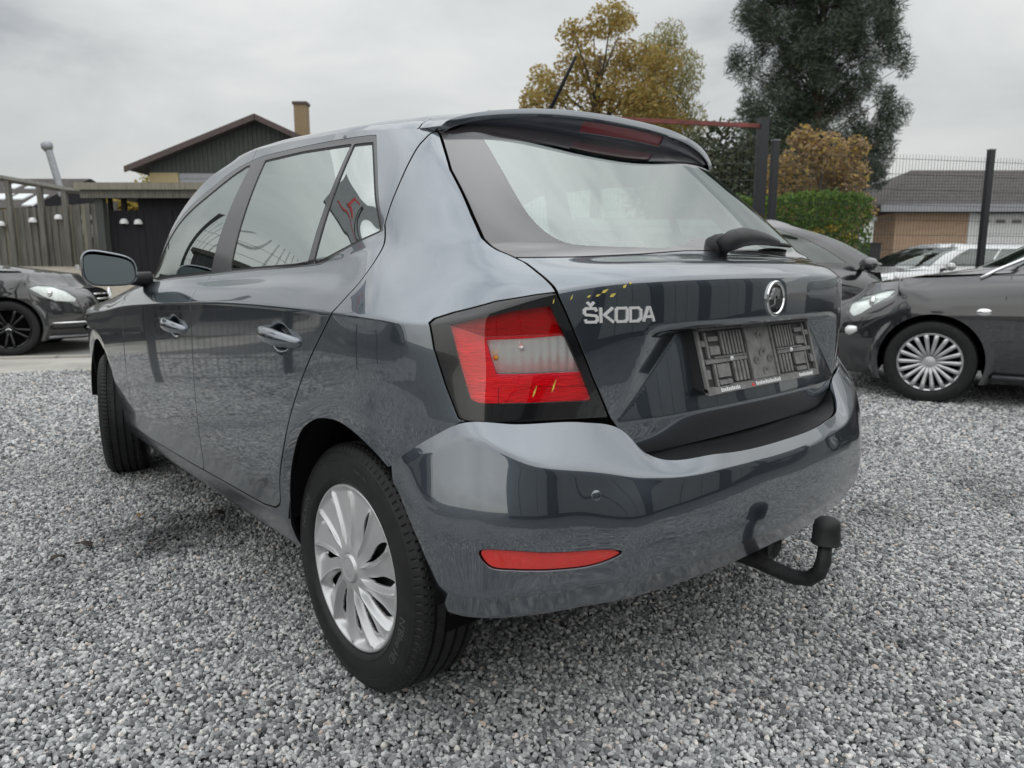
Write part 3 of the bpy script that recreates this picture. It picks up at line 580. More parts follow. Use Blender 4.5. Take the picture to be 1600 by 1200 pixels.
# tall dark pine with tiers
cl = []
for q in range(19):
    z = 2.6+q*.58; taper = 1 if z < 8.5 else max(.25, 1-(z-8.5)/7.5)
    for k in range(15):
        f = (k+r_.uniform(-.4, .4))/14; f = min(1, max(0, f)); edge = abs(2*f-1)
        if f > .5 and r_.random() < (.36 if z > 3.5 else .15): continue
        if f < .12 and r_.random() < .3: continue
        a = (-2.75+5.5*f)*taper; s_ = r_.uniform(.50, .86)*(1-.30*edge); cl.append((rel(a+r_.uniform(-.2, .2), z+r_.uniform(-.3, .3)+.35*edge, r_.uniform(-1.9, 1.9)*(1-edge*.6)), (s_*(1-.12*edge), s_*(1-.12*edge), s_*r_.uniform(.75, 1.15)*(1+.35*edge))))
tree('pine_tree', 'tall dark pine with dense upturned branches behind the gate post', AB(11.0, 27), 12.0, .26, cl, 'pine_needle', 125000, .15, 'pine_bark', aspect=.085, droop=-.5, seed=6, twigs=1, limb=.14)
cl = [(rel(a, z, r_.uniform(-.5, .5)), (s, s*.8, s*.8)) for a, z, s in ((-.7, 1.6, .5), (0, 1.9, .5), (.6, 1.5, .55), (-.3, 2.2, .32), (.25, 1.2, .6), (-.9, .9, .5), (.9, .9, .5), (.75, 2.0, .28))]
tree('autumn_shrub', 'orange and yellow autumn shrub above the green hedge', AB(5.70, 13.6), 2.9, .06, [((c[0]*.86, c[1]*.86, c[2]+1.2), (a*.92, b*.92, d*1.0)) for c, (a, b, d) in cl], 'rust_leaf', 8000, .042, seed=8, cat='shrub', twigs=7)
cl = [(rel(a, z, r_.uniform(-.5, .5)), (s, s, s)) for a, z, s in ((-1.0, 1.8, .8), (0, 2.4, .7), (.9, 1.6, .8), (.3, 1.2, 1.0), (-.7, 2.5, .4), (1.4, 2.2, .5), (2.0, 1.3, .7), (-1.4, 1.0, .8))]
tree('dark_shrub', 'dark green bushy shrub behind the mesh gate under the pine', AB(4.9, 17), 2.6, .08, [((c[0], c[1], c[2]+.6), (a*1.3, b*1.3, d*1.4)) for c, (a, b, d) in cl], 'dark_leaf', 14000, .07, seed=9, cat='shrub')
def hedge(name, label, a0, a1, b, wd, z1, mat, n, size, seed, extra=None):
    c = AB((a0+a1)/2, b); z0 = float(ground_z(*c)); Hd = thing(name, label, 'hedge', (c[0], c[1], z0)); r = np.random.default_rng(seed)
    u = r.uniform(-.5, .5, n)*(a1-a0); v = r.uniform(-.5, .5, n)*wd; w = r.uniform(.02, 1, n)**.8*(z1-z0)
    face = r.random(n); v = np.where(face < .55, -wd/2+abs(r.normal(size=n))*.06, v); w = np.where(face > .82, (z1-z0)+r.normal(size=n)*.035, w); w += .05*np.sin(u*3.1)
    P = np.zeros((n, 3)); P[:, 0] = RH[0]*u+FH[0]*v; P[:, 1] = RH[1]*u+FH[1]*v; P[:, 2] = w
    d = r.normal(size=(n, 3)); d /= np.linalg.norm(d, axis=1, keepdims=True); e_ = np.cross(d, r.normal(size=(n, 3))); e_ /= np.linalg.norm(e_, axis=1, keepdims=True); s = size*r.uniform(.6, 1.4, n)[:, None]
    V = np.stack([P-d*s, P+e_*s*.55, P+d*s, P-e_*s*.55], 1).reshape(-1, 3); link('foliage', mesh_np('foliage', V, [np.arange(4*n).reshape(n, 4)], smooth=False), mat, Hd)
    mb = MB(); rr = random.Random(seed)
    for k in range(int((a1-a0)/.25)):
        aa = -(a1-a0)/2+.1+k*.25; p = RH*aa; mb.tube([(p[0], p[1], 0), (p[0]+rr.uniform(-.1, .1), p[1]+rr.uniform(-.1, .1), (z1-z0)*.55), (p[0]+rr.uniform(-.2, .2), p[1]+rr.uniform(-.1, .1), (z1-z0)*.9)], [.02, .014, .006], 5)
    mb.build('stem', 'bark', Hd, kind='stuff')
    if extra:
        V, F = leaves([rel(x_, z_, -wd/2) for x_, z_ in extra], [(.13, .13, .08)]*len(extra), 160, .035, seed=seed); link('yellow_sprig', mesh_np('yellow_sprig', V, [F], smooth=False), 'hedge_yellow', Hd)
    return Hd
hedge('hedge', 'bright green clipped hedge with a few yellow sprigs behind the mesh fence', 3.2, 5.52, 11.6, .9, 2.10, 'hedge_leaf', 15000, .030, 11, [(.30, 1.55), (.55, 1.62), (.42, 1.42), (.8, 1.5)])
hedge('far_hedge', 'far olive tree line over the bungalow roof', 12, 30, 60, 4, 5.2, 'yellow_green_leaf', 5000, .28, 12)
hedge('back_lawn_hedge', 'grass green hedge in the gap beside the bungalow wall', 11.5, 14.6, 34, .8, 2.9, 'hedge_leaf', 3000, .09, 13)
for nm, lab, a, b, zc, s, mat, n, sd_ in (('golden_tree', 'golden yellow tree top showing left of the gabled house', -14.2, 34, 3.2, 1.7, 'yellow_green_leaf', 3500, 21), ('olive_tree', 'olive tree behind the far house and its flue', -21.2, 46, 3.6, 1.8, 'yellow_green_leaf', 3000, 22), ('amber_tree', 'amber foliage seen through the carport windows', -10.55, 19.9, 1.2, .55, 'yellow_green_leaf', 7000, 23), ('thin_tree', 'thin bare pale tree far behind, right of the willow', 8.2, 44, 5.0, 1.7, 'willow_leaf', 700, 24)):
    cl = [(rel(r_.uniform(-1, 1)*s, zc+r_.uniform(-.6, .8)*s, r_.uniform(-1, 1)*s*.5), (s*.6, s*.6, s*.55)) for _ in range(7)]
    tree(nm, lab, AB(a, b), zc, .12, [(c, tuple(q*(1.5 if b < 30 else 1) for q in rd)) for c, rd in cl], mat, n, .07 if b < 30 else .12, seed=sd_)
# ---- lofted body lines of the cars
def hermite_line(P, nseg, creases=(), sym0=False, sym1=False, mirror_axis=1):
    """P: (n,m,3) control rows; interpolates along axis 0, nseg[i] samples per segment."""
    P=np.asarray(P,float); n=P.shape[0]
    d=np.linalg.norm(P[1:]-P[:-1],axis=2,keepdims=True)+1e-9
    s=(P[1:]-P[:-1])/d
    mp=np.zeros_like(P); mm=np.zeros_like(P)
    for i in range(n):
        if i==0 or i==n-1:
            if (i==0 and sym0) or (i==n-1 and sym1):
                t=(s[0] if i==0 else s[-1]).copy()
                flip=np.ones(3); flip[mirror_axis]=-1
                # mirrored neighbour
                t=(t-(t*flip))/2
                ln=np.linalg.norm(t,axis=-1,keepdims=True)+1e-9
                mp[i]=mm[i]=t
            else: mp[i]=mm[i]=s[0] if i==0 else s[-1]
        elif i in creases: mm[i]=s[i-1]; mp[i]=s[i]
        else:
            t=(s[i-1]*d[i]+s[i]*d[i-1])/(d[i]+d[i-1]); mp[i]=mm[i]=t
    out=[]
    for i in range(n-1):
        k=nseg[i]; tt=(np.arange(k)/k)[:,None,None]
        h00=2*tt**3-3*tt**2+1; h10=tt**3-2*tt**2+tt; h01=-2*tt**3+3*tt**2; h11=tt**3-tt**2
        out.append(h00*P[i]+h10*d[i]*mp[i]+h01*P[i+1]+h11*d[i]*mm[i+1])
    out.append(P[-1:]); return np.concatenate(out)
def tab(t,x):
    t=np.array(t,float); o=np.argsort(t[:,0]); return np.interp(x,t[o,0],t[o,1])
# ---- plan outline of the widest line
YM=[(-.34,.807),(-.22,.853),(-.1,.862),(0,.864),(.3,.867),(.8,.867),(1.3,.867),(1.8,.864),(2.1,.858),(2.47,.842),(2.8,.805)]
def body_levels():
    L=[]
    SX=[-.22,0,.3,.8,1.3,1.8,2.1,2.47,2.8]
    def low(zs,inset,rear,corner,front,xs=SX,zf=None):
        pts=[(x,y,z) for (y,x,z) in rear]+[(x,y,z) for (x,y,z) in corner]
        for x in xs: pts.append((x,tab(YM,x)-(inset if np.isscalar(inset) else tab(inset,x)),zs if np.isscalar(zs) else tab(zs,x)))
        return pts+front
    def fr(x,z,w=.70): # front end: corner, ..., centre
        return [(x-.20,w,z),(x-.07,w*.7,z),(x-.015,w*.35,z),(x,0,z)]
    # rear stations y=0,.2,.4,.5,.58 ; corner 3
    L.append(low(.225,.10,[(0,-.47,.40),(.2,-.47,.40),(.4,-.45,.40),(.5,-.44,.40),(.56,-.43,.40)],[(-.40,.64,.38),(-.35,.70,.34),(-.29,.735,.28)],fr(3.16,.2)))
    L.append(low(.275,.055,[(0,-.50,.48),(.2,-.495,.48),(.4,-.48,.48),(.5,-.47,.48),(.57,-.455,.48)],[(-.42,.66,.45),(-.37,.73,.40),(-.30,.785,.32)],fr(3.21,.26)))
    L.append(low(.335,.030,[(0,-.52,.53),(.2,-.515,.53),(.4,-.495,.53),(.5,-.48,.53),(.57,-.46,.53)],[(-.425,.67,.5),(-.38,.745,.45),(-.31,.805,.36)],fr(3.26,.34)))
    L.append(low(.375,.026,[(0,-.53,.57),(.2,-.525,.57),(.4,-.505,.57),(.5,-.485,.57),(.57,-.465,.57)],[(-.43,.675,.54),(-.385,.75,.49),(-.315,.81,.40)],fr(3.28,.40)))
    L.append(low(.50,.008,[(0,-.54,.60),(.2,-.535,.60),(.4,-.515,.60),(.5,-.49,.60),(.57,-.468,.60)],[(-.435,.68,.58),(-.39,.757,.55),(-.32,.815,.52)],fr(3.29,.5)))
    L.append(low(.62,.001,[(0,-.547,.62),(.2,-.542,.62),(.4,-.535,.62),(.5,-.515,.62),(.58,-.49,.62)],[(-.45,.685,.62),(-.40,.765,.62),(-.325,.82,.62)],fr(3.29,.58)))
    L.append(low(.715,0,[(0,-.590,.70),(.2,-.584,.70),(.4,-.559,.70),(.5,-.530,.705),(.58,-.502,.708)],[(-.465,.68,.712),(-.415,.765,.715),(-.33,.822,.717)],fr(3.285,.64)))
    L.append(low([(-.3,.82),(1.3,.81),(2.1,.76),(2.8,.71)],0,[(0,-.600,.80),(.2,-.594,.80),(.4,-.567,.80),(.5,-.538,.80),(.59,-.499,.80)],[(-.455,.685,.80),(-.405,.76,.81),(-.335,.818,.815)],fr(3.25,.70)))
    ZK=[(-.34,.909),(-.15,.918),(.3,.921),(.756,.914),(1.3,.89),(1.8,.86),(2.19,.822),(2.5,.80),(2.8,.775)]
    L.append(low([(a,b-.014) for a,b in ZK],.001,[(0,-.606,.885),(.2,-.6,.885),(.4,-.572,.885),(.5,-.54,.885),(.60,-.492,.885)],[(-.445,.69,.888),(-.40,.757,.891),(-.336,.812,.895)],fr(3.22,.75,.69)))
    L.append(low(ZK,.0,[(0,-.604,.997),(.2,-.597,.996),(.4,-.568,.991),(.5,-.536,.985),(.60,-.484,.968)],[(-.442,.687,.945),(-.402,.75,.925),(-.342,.806,.909)],fr(3.2,.77,.68)))
    L.append(low([(a,b+.035) for a,b in ZK],.022,[(0,-.575,1.019),(.2,-.568,1.018),(.4,-.540,1.012),(.5,-.51,1.006),(.605,-.462,.990)],[(-.415,.69,.975),(-.365,.745,.962),(-.295,.795,.950)],fr(3.1,.83,.62),xs=[-.19,0,.3,.8,1.3,1.8,2.08,2.43,2.74]))
    ZB=[(-.25,1.03),(-.05,1.04),(.2,1.018),(.82,.990),(1.57,.960),(1.85,.945),(2.1,.93),(2.47,.88),(2.8,.84)]
    IB=[(-.2,.085),(0,.084),(.3,.08),(1.3,.075),(1.8,.085),(2.1,.11),(2.8,.16)]
    L.append(low(ZB,IB,[(0,-.452,1.053),(.2,-.447,1.053),(.4,-.425,1.052),(.5,-.406,1.05),(.615,-.372,1.046)],[(-.325,.676,1.045),(-.262,.722,1.04),(-.18,.755,1.037)],[(2.93,.55,.855),(3.0,.38,.86),(3.03,.2,.862),(3.04,0,.863)],xs=[-.09,.05,.3,.8,1.3,1.7,2.0,2.4,2.68]))
    # cowl/window base row (hood lies between the last row and this)
    L.append([(-.425,0,1.075),(-.42,.2,1.075),(-.40,.4,1.074),(-.382,.5,1.072),(-.345,.612,1.068),(-.295,.670,1.066),(-.232,.712,1.062),(-.155,.742,1.06),
      (-.07,.760,1.06),(.06,.773,1.055),(.3,.780,1.03),(.8,.784,1.005),(1.25,.782,.988),(1.60,.770,.978),(1.72,.750,.985),(1.80,.69,1.0),(1.86,.61,1.012),(1.93,.45,1.022),(1.99,.28,1.028),(2.02,.13,1.03),(2.03,0,1.03)])
    L.append([(-.302,0,1.19),(-.297,.2,1.19),(-.276,.4,1.188),(-.253,.5,1.186),(-.225,.588,1.182),(-.178,.640,1.18),(-.115,.674,1.178),(-.035,.698,1.177),
      (.05,.712,1.176),(.15,.722,1.176),(.36,.730,1.176),(.8,.735,1.172),(1.15,.738,1.168),(1.44,.735,1.165),(1.55,.715,1.165),(1.62,.645,1.175),(1.68,.56,1.185),(1.76,.41,1.195),(1.82,.25,1.20),(1.85,.12,1.202),(1.86,0,1.202)])
    L.append([(-.170,0,1.305),(-.164,.2,1.305),(-.143,.4,1.302),(-.120,.5,1.30),(-.084,.564,1.297),(-.045,.604,1.295),(.008,.628,1.294),(.075,.644,1.293),
      (.15,.654,1.295),(.24,.661,1.298),(.42,.667,1.305),(.8,.671,1.32),(1.02,.673,1.32),(1.24,.672,1.315),(1.35,.660,1.313),(1.42,.60,1.325),(1.48,.52,1.34),(1.56,.38,1.352),(1.62,.23,1.357),(1.65,.11,1.36),(1.66,0,1.36)])
    L.append([(-.108,0,1.368),(-.100,.2,1.367),(-.076,.4,1.362),(-.045,.5,1.355),(-.008,.55,1.348),(.03,.583,1.347),(.075,.602,1.35),(.135,.614,1.355),
      (.20,.622,1.362),(.28,.628,1.367),(.44,.632,1.376),(.75,.634,1.390),(.92,.634,1.392),(1.06,.627,1.388),(1.15,.607,1.387),(1.22,.56,1.395),(1.28,.48,1.405),(1.36,.35,1.415),(1.42,.21,1.42),(1.45,.1,1.422),(1.46,0,1.422)])
    return [np.array(l,float) for l in L]
CREASE=(2,6,9)
ARCH_R=(-.058,.350,.320); ARCH_F=(2.43,.345,.335)
FIT=[]
def sstep(a,b,x):
    t=np.clip((x-a)/(b-a),0,1); return t*t*(3-2*t)
def body_grid(step=.009):
    L=body_levels(); P=np.stack(L)  # levels x stations x 3
    # u direction first
    ulen=np.linalg.norm(P[:,1:]-P[:,:-1],axis=2).max(0)
    nu=np.maximum(4,np.ceil(ulen/step).astype(int)); nu[14:]=np.maximum(6,nu[14:]//4); 
    U=hermite_line(P.transpose(1,0,2),nu,sym0=True,sym1=True).transpose(1,0,2)
    vlen=np.median(np.linalg.norm(U[1:]-U[:-1],axis=2)[:,:200],axis=1)
    nv=np.maximum(5,np.ceil(vlen/(step*.6)).astype(int))
    G=hermite_line(U,nv,creases=CREASE)
    # soften creases a little
    for _ in range(2):
        G[1:-1]=.25*G[:-2]+.5*G[1:-1]+.25*G[2:]
    st=np.concatenate([[0],np.cumsum(nv)]), np.concatenate([[0],np.cumsum(nu)])
    # --- fair the big panels: low order fit of the side glass, doors and rear glass
    Rr=np.interp(np.arange(G.shape[0]),st[0],np.arange(len(st[0])))[:,None]+0*G[...,0]; Ss=np.interp(np.arange(G.shape[1]),st[1],np.arange(len(st[1])))[None,:]+0*G[...,0]
    def fair(ax,p,q,dp,dq,r0,r1,r2,r3,s0,s1,s2,s3):
        a=G[...,p]**(2 if ax==0 else 1); b=G[...,q]
        m=(Rr>=r0)&(Rr<=r3)&(Ss>=s0)&(Ss<=s3); am,asd,bm,bsd=a[m].mean(),a[m].std(),b[m].mean(),b[m].std()
        B=[((a-am)/asd)**i*((b-bm)/bsd)**j for i in range(dp+1) for j in range(dq+1)]
        co,*_=np.linalg.lstsq(np.stack([t[m] for t in B],1),G[...,ax][m],rcond=None)
        fit=sum(c*t for c,t in zip(co,B)); w=sstep(r0,r1,Rr)*(1-sstep(r2,r3,Rr))*sstep(s0-1e-3,s1,Ss)*(1-sstep(s2,s3,Ss))
        FIT.append(float(np.abs(fit-G[...,ax])[m].max())); G[...,ax]=np.where(w>0,G[...,ax]*(1-w)+fit*w,G[...,ax])
    fair(1,0,2,4,2, 11.15,11.8,14.3,15.0, 8.0,9.0,13.7,14.4)
    fair(1,0,2,4,4, 3.0,3.6,8.4,9.0, 8.3,9.3,13.2,14.2)
    fair(0,1,2,2,2, 11.2,11.9,14.4,15.0, -.1,-.05,4.4,5.0)
    # --- tailgate recess and fold
    x,y,z=G[...,0],G[...,1],G[...,2]
    rear=(x<-.40)&(z>.6)&(z<.90)&(y<.56)
    yf=.425+.060*np.clip((.885-z)/.185,0,1)
    dep=.058*np.clip((z-.700)/.175,0,1)
    G[...,0]=np.where(rear,x+np.minimum(dep,.42*np.clip(yf-y,0,1))*(1-sstep(.874,.888,z)),x)
    # --- flared arch band
    for cx,cz,R in (ARCH_R,ARCH_F):
        r=np.hypot(x-cx,z-cz); m=(y>.6)&(z<.86)
        q=R+.052-r; G[...,1]=np.where(m,y-np.clip(.17*(np.sqrt(q*q+.005**2)+q)/2-.0004,0,.02),y)
        y=G[...,1]
    # --- door handle scoops
    for hx,hz in HANDLES:
        q=((x-hx)/.062)**2+((z-hz)/.036)**2
        G[...,1]-=np.where(y>.6,.020*np.clip(1-q,0,1)**1.2,0)
    return G,st
HANDLES=[(.225,.845),(1.075,.822)]

def bumper_grid(step=.009):
    R=[]
    # stations from the wheel arch round the corner to the car's centre line
    R.append([(-.255,.855,.617),(-.305,.838,.655),(-.36,.815,.692),(-.405,.788,.719),(-.465,.690,.714),(-.517,.562,.708),(-.540,.480,.688),(-.580,.430,.632),(-.632,.25,.612),(-.645,0,.604)])
    R.append([(-.258,.858,.598),(-.313,.843,.632),(-.373,.8215,.667),(-.418,.793,.691),(-.519,.69,.645),(-.570,.575,.620),(-.600,.485,.603),(-.620,.42,.592),(-.650,.25,.581),(-.660,0,.575)])
    R.append([(-.26,.860,.53),(-.335,.855,.53),(-.40,.840,.53),(-.457,.807,.53),(-.535,.71,.53),(-.584,.595,.53),(-.622,.50,.53),(-.638,.42,.53),(-.661,.25,.53),(-.670,0,.53)])
    R.append([(-.26,.859,.455),(-.335,.853,.455),(-.40,.839,.455),(-.458,.806,.455),(-.537,.71,.455),(-.587,.595,.455),(-.627,.50,.455),(-.643,.42,.455),(-.666,.25,.455),(-.675,0,.455)])
    R.append([(-.26,.855,.395),(-.335,.848,.395),(-.40,.834,.395),(-.46,.805,.395),(-.533,.705,.398),(-.582,.59,.40),(-.621,.50,.40),(-.637,.42,.40),(-.659,.25,.40),(-.668,0,.40)])
    R.append([(-.26,.835,.340),(-.33,.832,.338),(-.39,.818,.336),(-.445,.782,.335),(-.512,.688,.335),(-.555,.58,.335),(-.59,.49,.335),(-.605,.41,.335),(-.625,.25,.335),(-.632,0,.335)])
    R.append([(-.26,.76,.325),(-.31,.757,.323),(-.36,.745,.322),(-.40,.72,.32),(-.45,.65,.32),(-.48,.56,.32),(-.50,.47,.32),(-.51,.40,.32),(-.53,.25,.32),(-.535,0,.32)])
    P=np.array(R,float)
    ul=np.linalg.norm(P[:,1:]-P[:,:-1],axis=2).max(0); nu=np.maximum(4,np.ceil(ul/step).astype(int))
    U=hermite_line(P.transpose(1,0,2),nu,sym1=True).transpose(1,0,2)
    vl=np.median(np.linalg.norm(U[1:]-U[:-1],axis=2),axis=1); nv=np.maximum(5,np.ceil(vl/(step*.7)).astype(int))
    G=hermite_line(U,nv,creases=(1,4,5))
    for _ in range(1): G[1:-1]=.25*G[:-2]+.5*G[1:-1]+.25*G[2:]
    x,y,z=G[...,0],G[...,1],G[...,2]
    cx,cz,Rr=ARCH_R
    q=Rr+.052-np.hypot(x-cx,z-cz); G[...,1]=np.where((y>.6)&(z>.30),y-np.clip(.17*(np.sqrt(q*q+.005**2)+q)/2-.0004,0,.02),y)
    return G,(np.concatenate([[0],np.cumsum(nv)]),np.concatenate([[0],np.cumsum(nu)]))
def other_grid(p,step=.02):
    """closed body of a parked car: rows are horizontal lines from nose centre round to tail centre; x forward, origin under front axle"""
    ov,wb,ro,W=p['ov'],p['wb'],p['ro'],p['W']/2
    hn,hf,hc,zb,H=p['hn'],p['hf'],p['hc'],p['zb'],p['H']
    xc,xr,xq,xt=p['xc'],p['xr'],p['xq'],p['xt']
    def row(z,ins,xn,tail,zn=None,zt=None):
        zn=z if zn is None else zn; zt=z if zt is None else zt
        pts=[(xn,0,zn),(xn-.02,.3,zn),(xn-.09,.55,zn),(xn-.22,W*.82-ins,zn*.8+z*.2),(xn-.42,W*.94-ins,zn*.6+z*.4)]
        xs=[.25,0,-.35,-.8,-1.4,-2.1,-wb+.25,-wb,-wb-.2]
        zs=[zn*.45+z*.55,zn*.3+z*.7,zn*.1+z*.9,z,z,z,z*.95+zt*.05,z*.9+zt*.1,z*.7+zt*.3]
        for x,zz in zip(xs,zs): pts.append((x,W-ins,zz))
        b=-wb-ro+tail
        pts+=[(b+.30,W*.95-ins,zt),(b+.14,W*.82-ins,zt),(b+.04,.5,zt),(b,.25,zt),(b,0,zt)]
        return pts
    R=[row(.17,.10,ov-.16,.12),row(.25,.035,ov-.05,.06),row(.42,.004,ov,.0),row(.58,0,ov-.01,.0),row(.70,0,ov-.05,.02,hn-.06,.72),
       row(.83,.012,ov-.12,.05,hn,.85),row(zb-.05,.04,ov-.26,.09,hn+.05,.95)]
    R.append(row(zb,.085,ov-.40,.14,hf,.99))
    def gh(z,y,xf,xb,zf,bow):
        pts=[(xf+bow,0,zf),(xf+bow*.9,.25,zf),(xf+bow*.6,.45,zf),(xf+.12,y-.06,zf),(xf,y-.02,zf*.6+z*.4)]
        for t in np.linspace(.06,.94,9): pts.append((xf+(xb-xf)*t,y,z))
        pts+=[(xb-.06,y-.03,z),(xb-.13,y-.12,z),(xb-.17,.4,z),(xb-.19,.2,z),(xb-.2,0,z)]
        return pts
    R.append(gh(zb+.02,W-.10,xc-.22,-wb-ro+.36,hc,.32))
    R.append(gh((zb+H)/2,W-.17,(xc+xr)/2-.12,(-wb-ro+.36+xt)/2,(hc+H)/2,.26))
    R.append(gh(H-.09,W-.26,xr-.08,xt,H-.075,.22))
    R.append([(x,y*.8,z+.055) for x,y,z in gh(H-.09,W-.26,xr-.2,xt-.02,H-.075,.22)])
    R.append([(x,y*.35,z+.085) for x,y,z in gh(H-.09,W-.26,xr-.3,xt,H-.085,.18)])
    R.append([(x,0,z+.09) for x,y,z in gh(H-.09,W-.26,xr-.3,xt,H-.085,.18)])
    P=np.array(R,float)
    ul=np.linalg.norm(P[:,1:]-P[:,:-1],axis=2).max(0); nu=np.maximum(3,np.ceil(ul/step).astype(int))
    U=hermite_line(P.transpose(1,0,2),nu,sym0=True,sym1=True).transpose(1,0,2)
    vl=np.median(np.linalg.norm(U[1:]-U[:-1],axis=2),axis=1); nv=np.maximum(3,np.ceil(vl/(step*.7)).astype(int))
    G=hermite_line(U,nv,creases=(1,7,8))
    for cx in (0,-wb):
        x,y,z=G[...,0],G[...,1],G[...,2]
        r=np.hypot(x-cx,z-p['wr']); w=1-sstep(p['ar']+.03,p['ar']+.07,r)
        G[...,1]=np.where((y>.5)&(z<.9),np.maximum(y,y+(W-y)*w),y)
    return G,(np.concatenate([[0],np.cumsum(nv)]),np.concatenate([[0],np.cumsum(nu)]))
MERC=dict(ov=.86,wb=2.76,ro=1.0,W=1.79,hn=.75,hf=.95,hc=1.08,zb=.98,H=1.43,xc=-.45,xr=-1.35,xq=-2.9,xt=-2.9,wr=.325,ar=.36)
OPEL=dict(ov=.90,wb=2.60,ro=.75,W=1.80,hn=.72,hf=.90,hc=1.02,zb=.97,H=1.48,xc=-.35,xr=-1.25,xq=-2.7,xt=-2.9,wr=.315,ar=.355)
# ================================================================== the grey hatchback
CAR = thing('hatchback_car', 'dark grey metallic hatchback with tow bar and empty number plate holder in the foreground', 'car')
G_, st_ = body_grid(.009); BODY = Surf.from_grid(G_, st_, flip=False)
if BODY.A[np.argmax(BODY.A[:, 1]), 4] < 0: BODY = Surf.from_grid(G_, st_, flip=True)
B_, sb_ = bumper_grid(.009); BUMP = Surf.from_grid(B_, sb_)
if BUMP.A[np.argmax(BUMP.A[:, 1]), 4] < 0: BUMP = Surf.from_grid(B_, sb_, flip=True)
FULL = BODY.joined(BODY.mirror()).weld()
# outlines measured in the car's own side view (x, z) and rear view (y, z)
GAP_TAIL = [(.556, 1.345), (.556, 1.333), (.606, 1.232), (.636, 1.126), (.648, 1.075), (.642, 1.050), (.628, 1.038), (.617, 1.025), (.614, 1.006), (.605, .979), (.603, .961), (.574, .879), (.542, .798), (.499, .712), (.459, .663), (.404, .618), (.36, .59)]
GL_LOW = [(0, 1.058), (.15, 1.055), (.316, 1.045), (.5, 1.037), (.613, 1.035), (.66, 1.036)]
GL_CLEAR = curve([(.476, 1.318), (.488, 1.278), (.500, 1.235), (.513, 1.19), (.524, 1.136), (.520, 1.100), (.500, 1.074), (.461, 1.063), (.33, 1.061), (.20, 1.062), (.12, 1.070), (.07, 1.083), (0, 1.092)], 4)
TL = [(.807, .909), (.797, .918), (.77, .930), (.707, .951), (.64, .963), (.606, .967), (.602, .955), (.574, .879), (.542, .798), (.501, .7125), (.52, .7125), (.668, .717), (.765, .7215), (.781, .726), (.793, .787), (.805, .86)]
TL_RED = [(.784, .907), (.739, .921), (.676, .935), (.617, .943), (.595, .886), (.561, .805), (.538, .749), (.667, .753), (.748, .756), (.763, .763), (.775, .841)]
TL_CLEAR = [(.732, .878), (.673, .879), (.594, .884), (.563, .811), (.665, .811), (.718, .812), (.726, .849)]
TL_UP = [(.784, .907), (.735, .884), (.594, .887), (.617, .943), (.676, .935), (.739, .921)]
TL_LOW = [(.716, .787), (.55, .779), (.538, .749), (.667, .753), (.718, .755)]
DOOR_R = curve([(-.058, 1.110), (-.070, 1.094), (-.092, 1.061), (-.104, 1.021), (-.098, .985), (-.080, .954), (-.050, .918), (.001, .870), (.084, .785), (.170, .675), (.240, .566), (.289, .483), (.316, .42), (.335, .385), (.372, .363)], 5)
SPLIT = [(.865, 1.40), (.905, 1.01), (.925, .982), (.900, .935), (.893, .88), (.897, .80), (.905, .70), (.912, .58), (.935, .45), (.965, .35)]
DLO = curve([(1.735, .968), (1.60, .962)], 1)[:-1]+curve([(1.60, .962), (1.2, .980), (.8, .998), (.495, 1.010), (.197, 1.020), (.13, 1.029), (.043, 1.059), (-.062, 1.097)], 5)+[(.142, 1.342)]+curve([(.165, 1.345), (.376, 1.354), (.62, 1.360), (.822, 1.360), (1.01, 1.338), (1.15, 1.297), (1.39, 1.218), (1.60, 1.10), (1.74, .99)], 5)
GL_F = [(1.685, .979), (1.62, .980), (.950, 1.007), (.868, 1.336)]+curve([(.90, 1.335), (1.0, 1.312), (1.134, 1.270), (1.376, 1.190), (1.58, 1.075), (1.69, .990)], 5)
GL_R = [(.766, 1.014), (.224, 1.029), (.240, 1.325), (.5, 1.336), (.745, 1.338)]
GL_Q = [(.184, 1.031), (.15, 1.036), (.045, 1.069), (-.045, 1.099), (.143, 1.318), (.217, 1.322)]
ARCH_REAR = curve([(.292, .20), (.292, .329), (.272, .412), (.224, .517), (.153, .613), (.077, .659), (.010, .675), (-.060, .675), (-.134, .657), (-.190, .632), (-.221, .610), (-.273, .568), (-.318, .513), (-.355, .457), (-.378, .40), (-.392, .36), (-.394, .20)], 4)
FC = (2.43, .345); ARCH_FRONT = [(FC[0]+.335*math.cos(a), FC[1]+.335*math.sin(a)) for a in np.linspace(-.5, math.pi+.5, 40)]
REFL = curve([(.795, .487), (.782, .453), (.747, .445), (.682, .438), (.613, .434), (.57, .441), (.539, .458), (.572, .468), (.635, .473), (.70, .480), (.755, .488)], 4, True)
def yz_gap(z):
    g = np.array(GAP_TAIL); o = np.argsort(g[:, 1]); return np.interp(z, g[o, 1], g[o, 0])
def fields(s):
    x, y, z = s.A[:, 0], np.abs(s.A[:, 1]), s.A[:, 2]; R, S = s.A[:, 6], s.A[:, 7]
    return x, y, z, R, S
GAP = .0029
def cutall(s, fs):
    for fn in fs: s = s.cut(fn(s))
    return s
XZ = lambda poly, g=0., sg=1: (lambda s: sg*sdf(s.A[:, 0], s.A[:, 2], poly)-g)
YZ = lambda poly, g=0., sg=1: (lambda s: sg*sdf(np.abs(s.A[:, 1]), s.A[:, 2], poly)-g)
tailf = lambda g, sg=1: (lambda s: np.where(s.A[:, 0] < .3, sg*(np.abs(s.A[:, 1])-yz_gap(s.A[:, 2]))*.9-g, .2*sg-g))
SEAM = [(-.16, .57), (-.255, .617), (-.300, .648), (-.366, .695), (-.400, .719), (-.45, .722), (-.60, .722), (-.60, .1), (-.2, .1)]
door_bottom = [(.372, .361), (.457, .352), (.93, .340), (1.83, .326)]
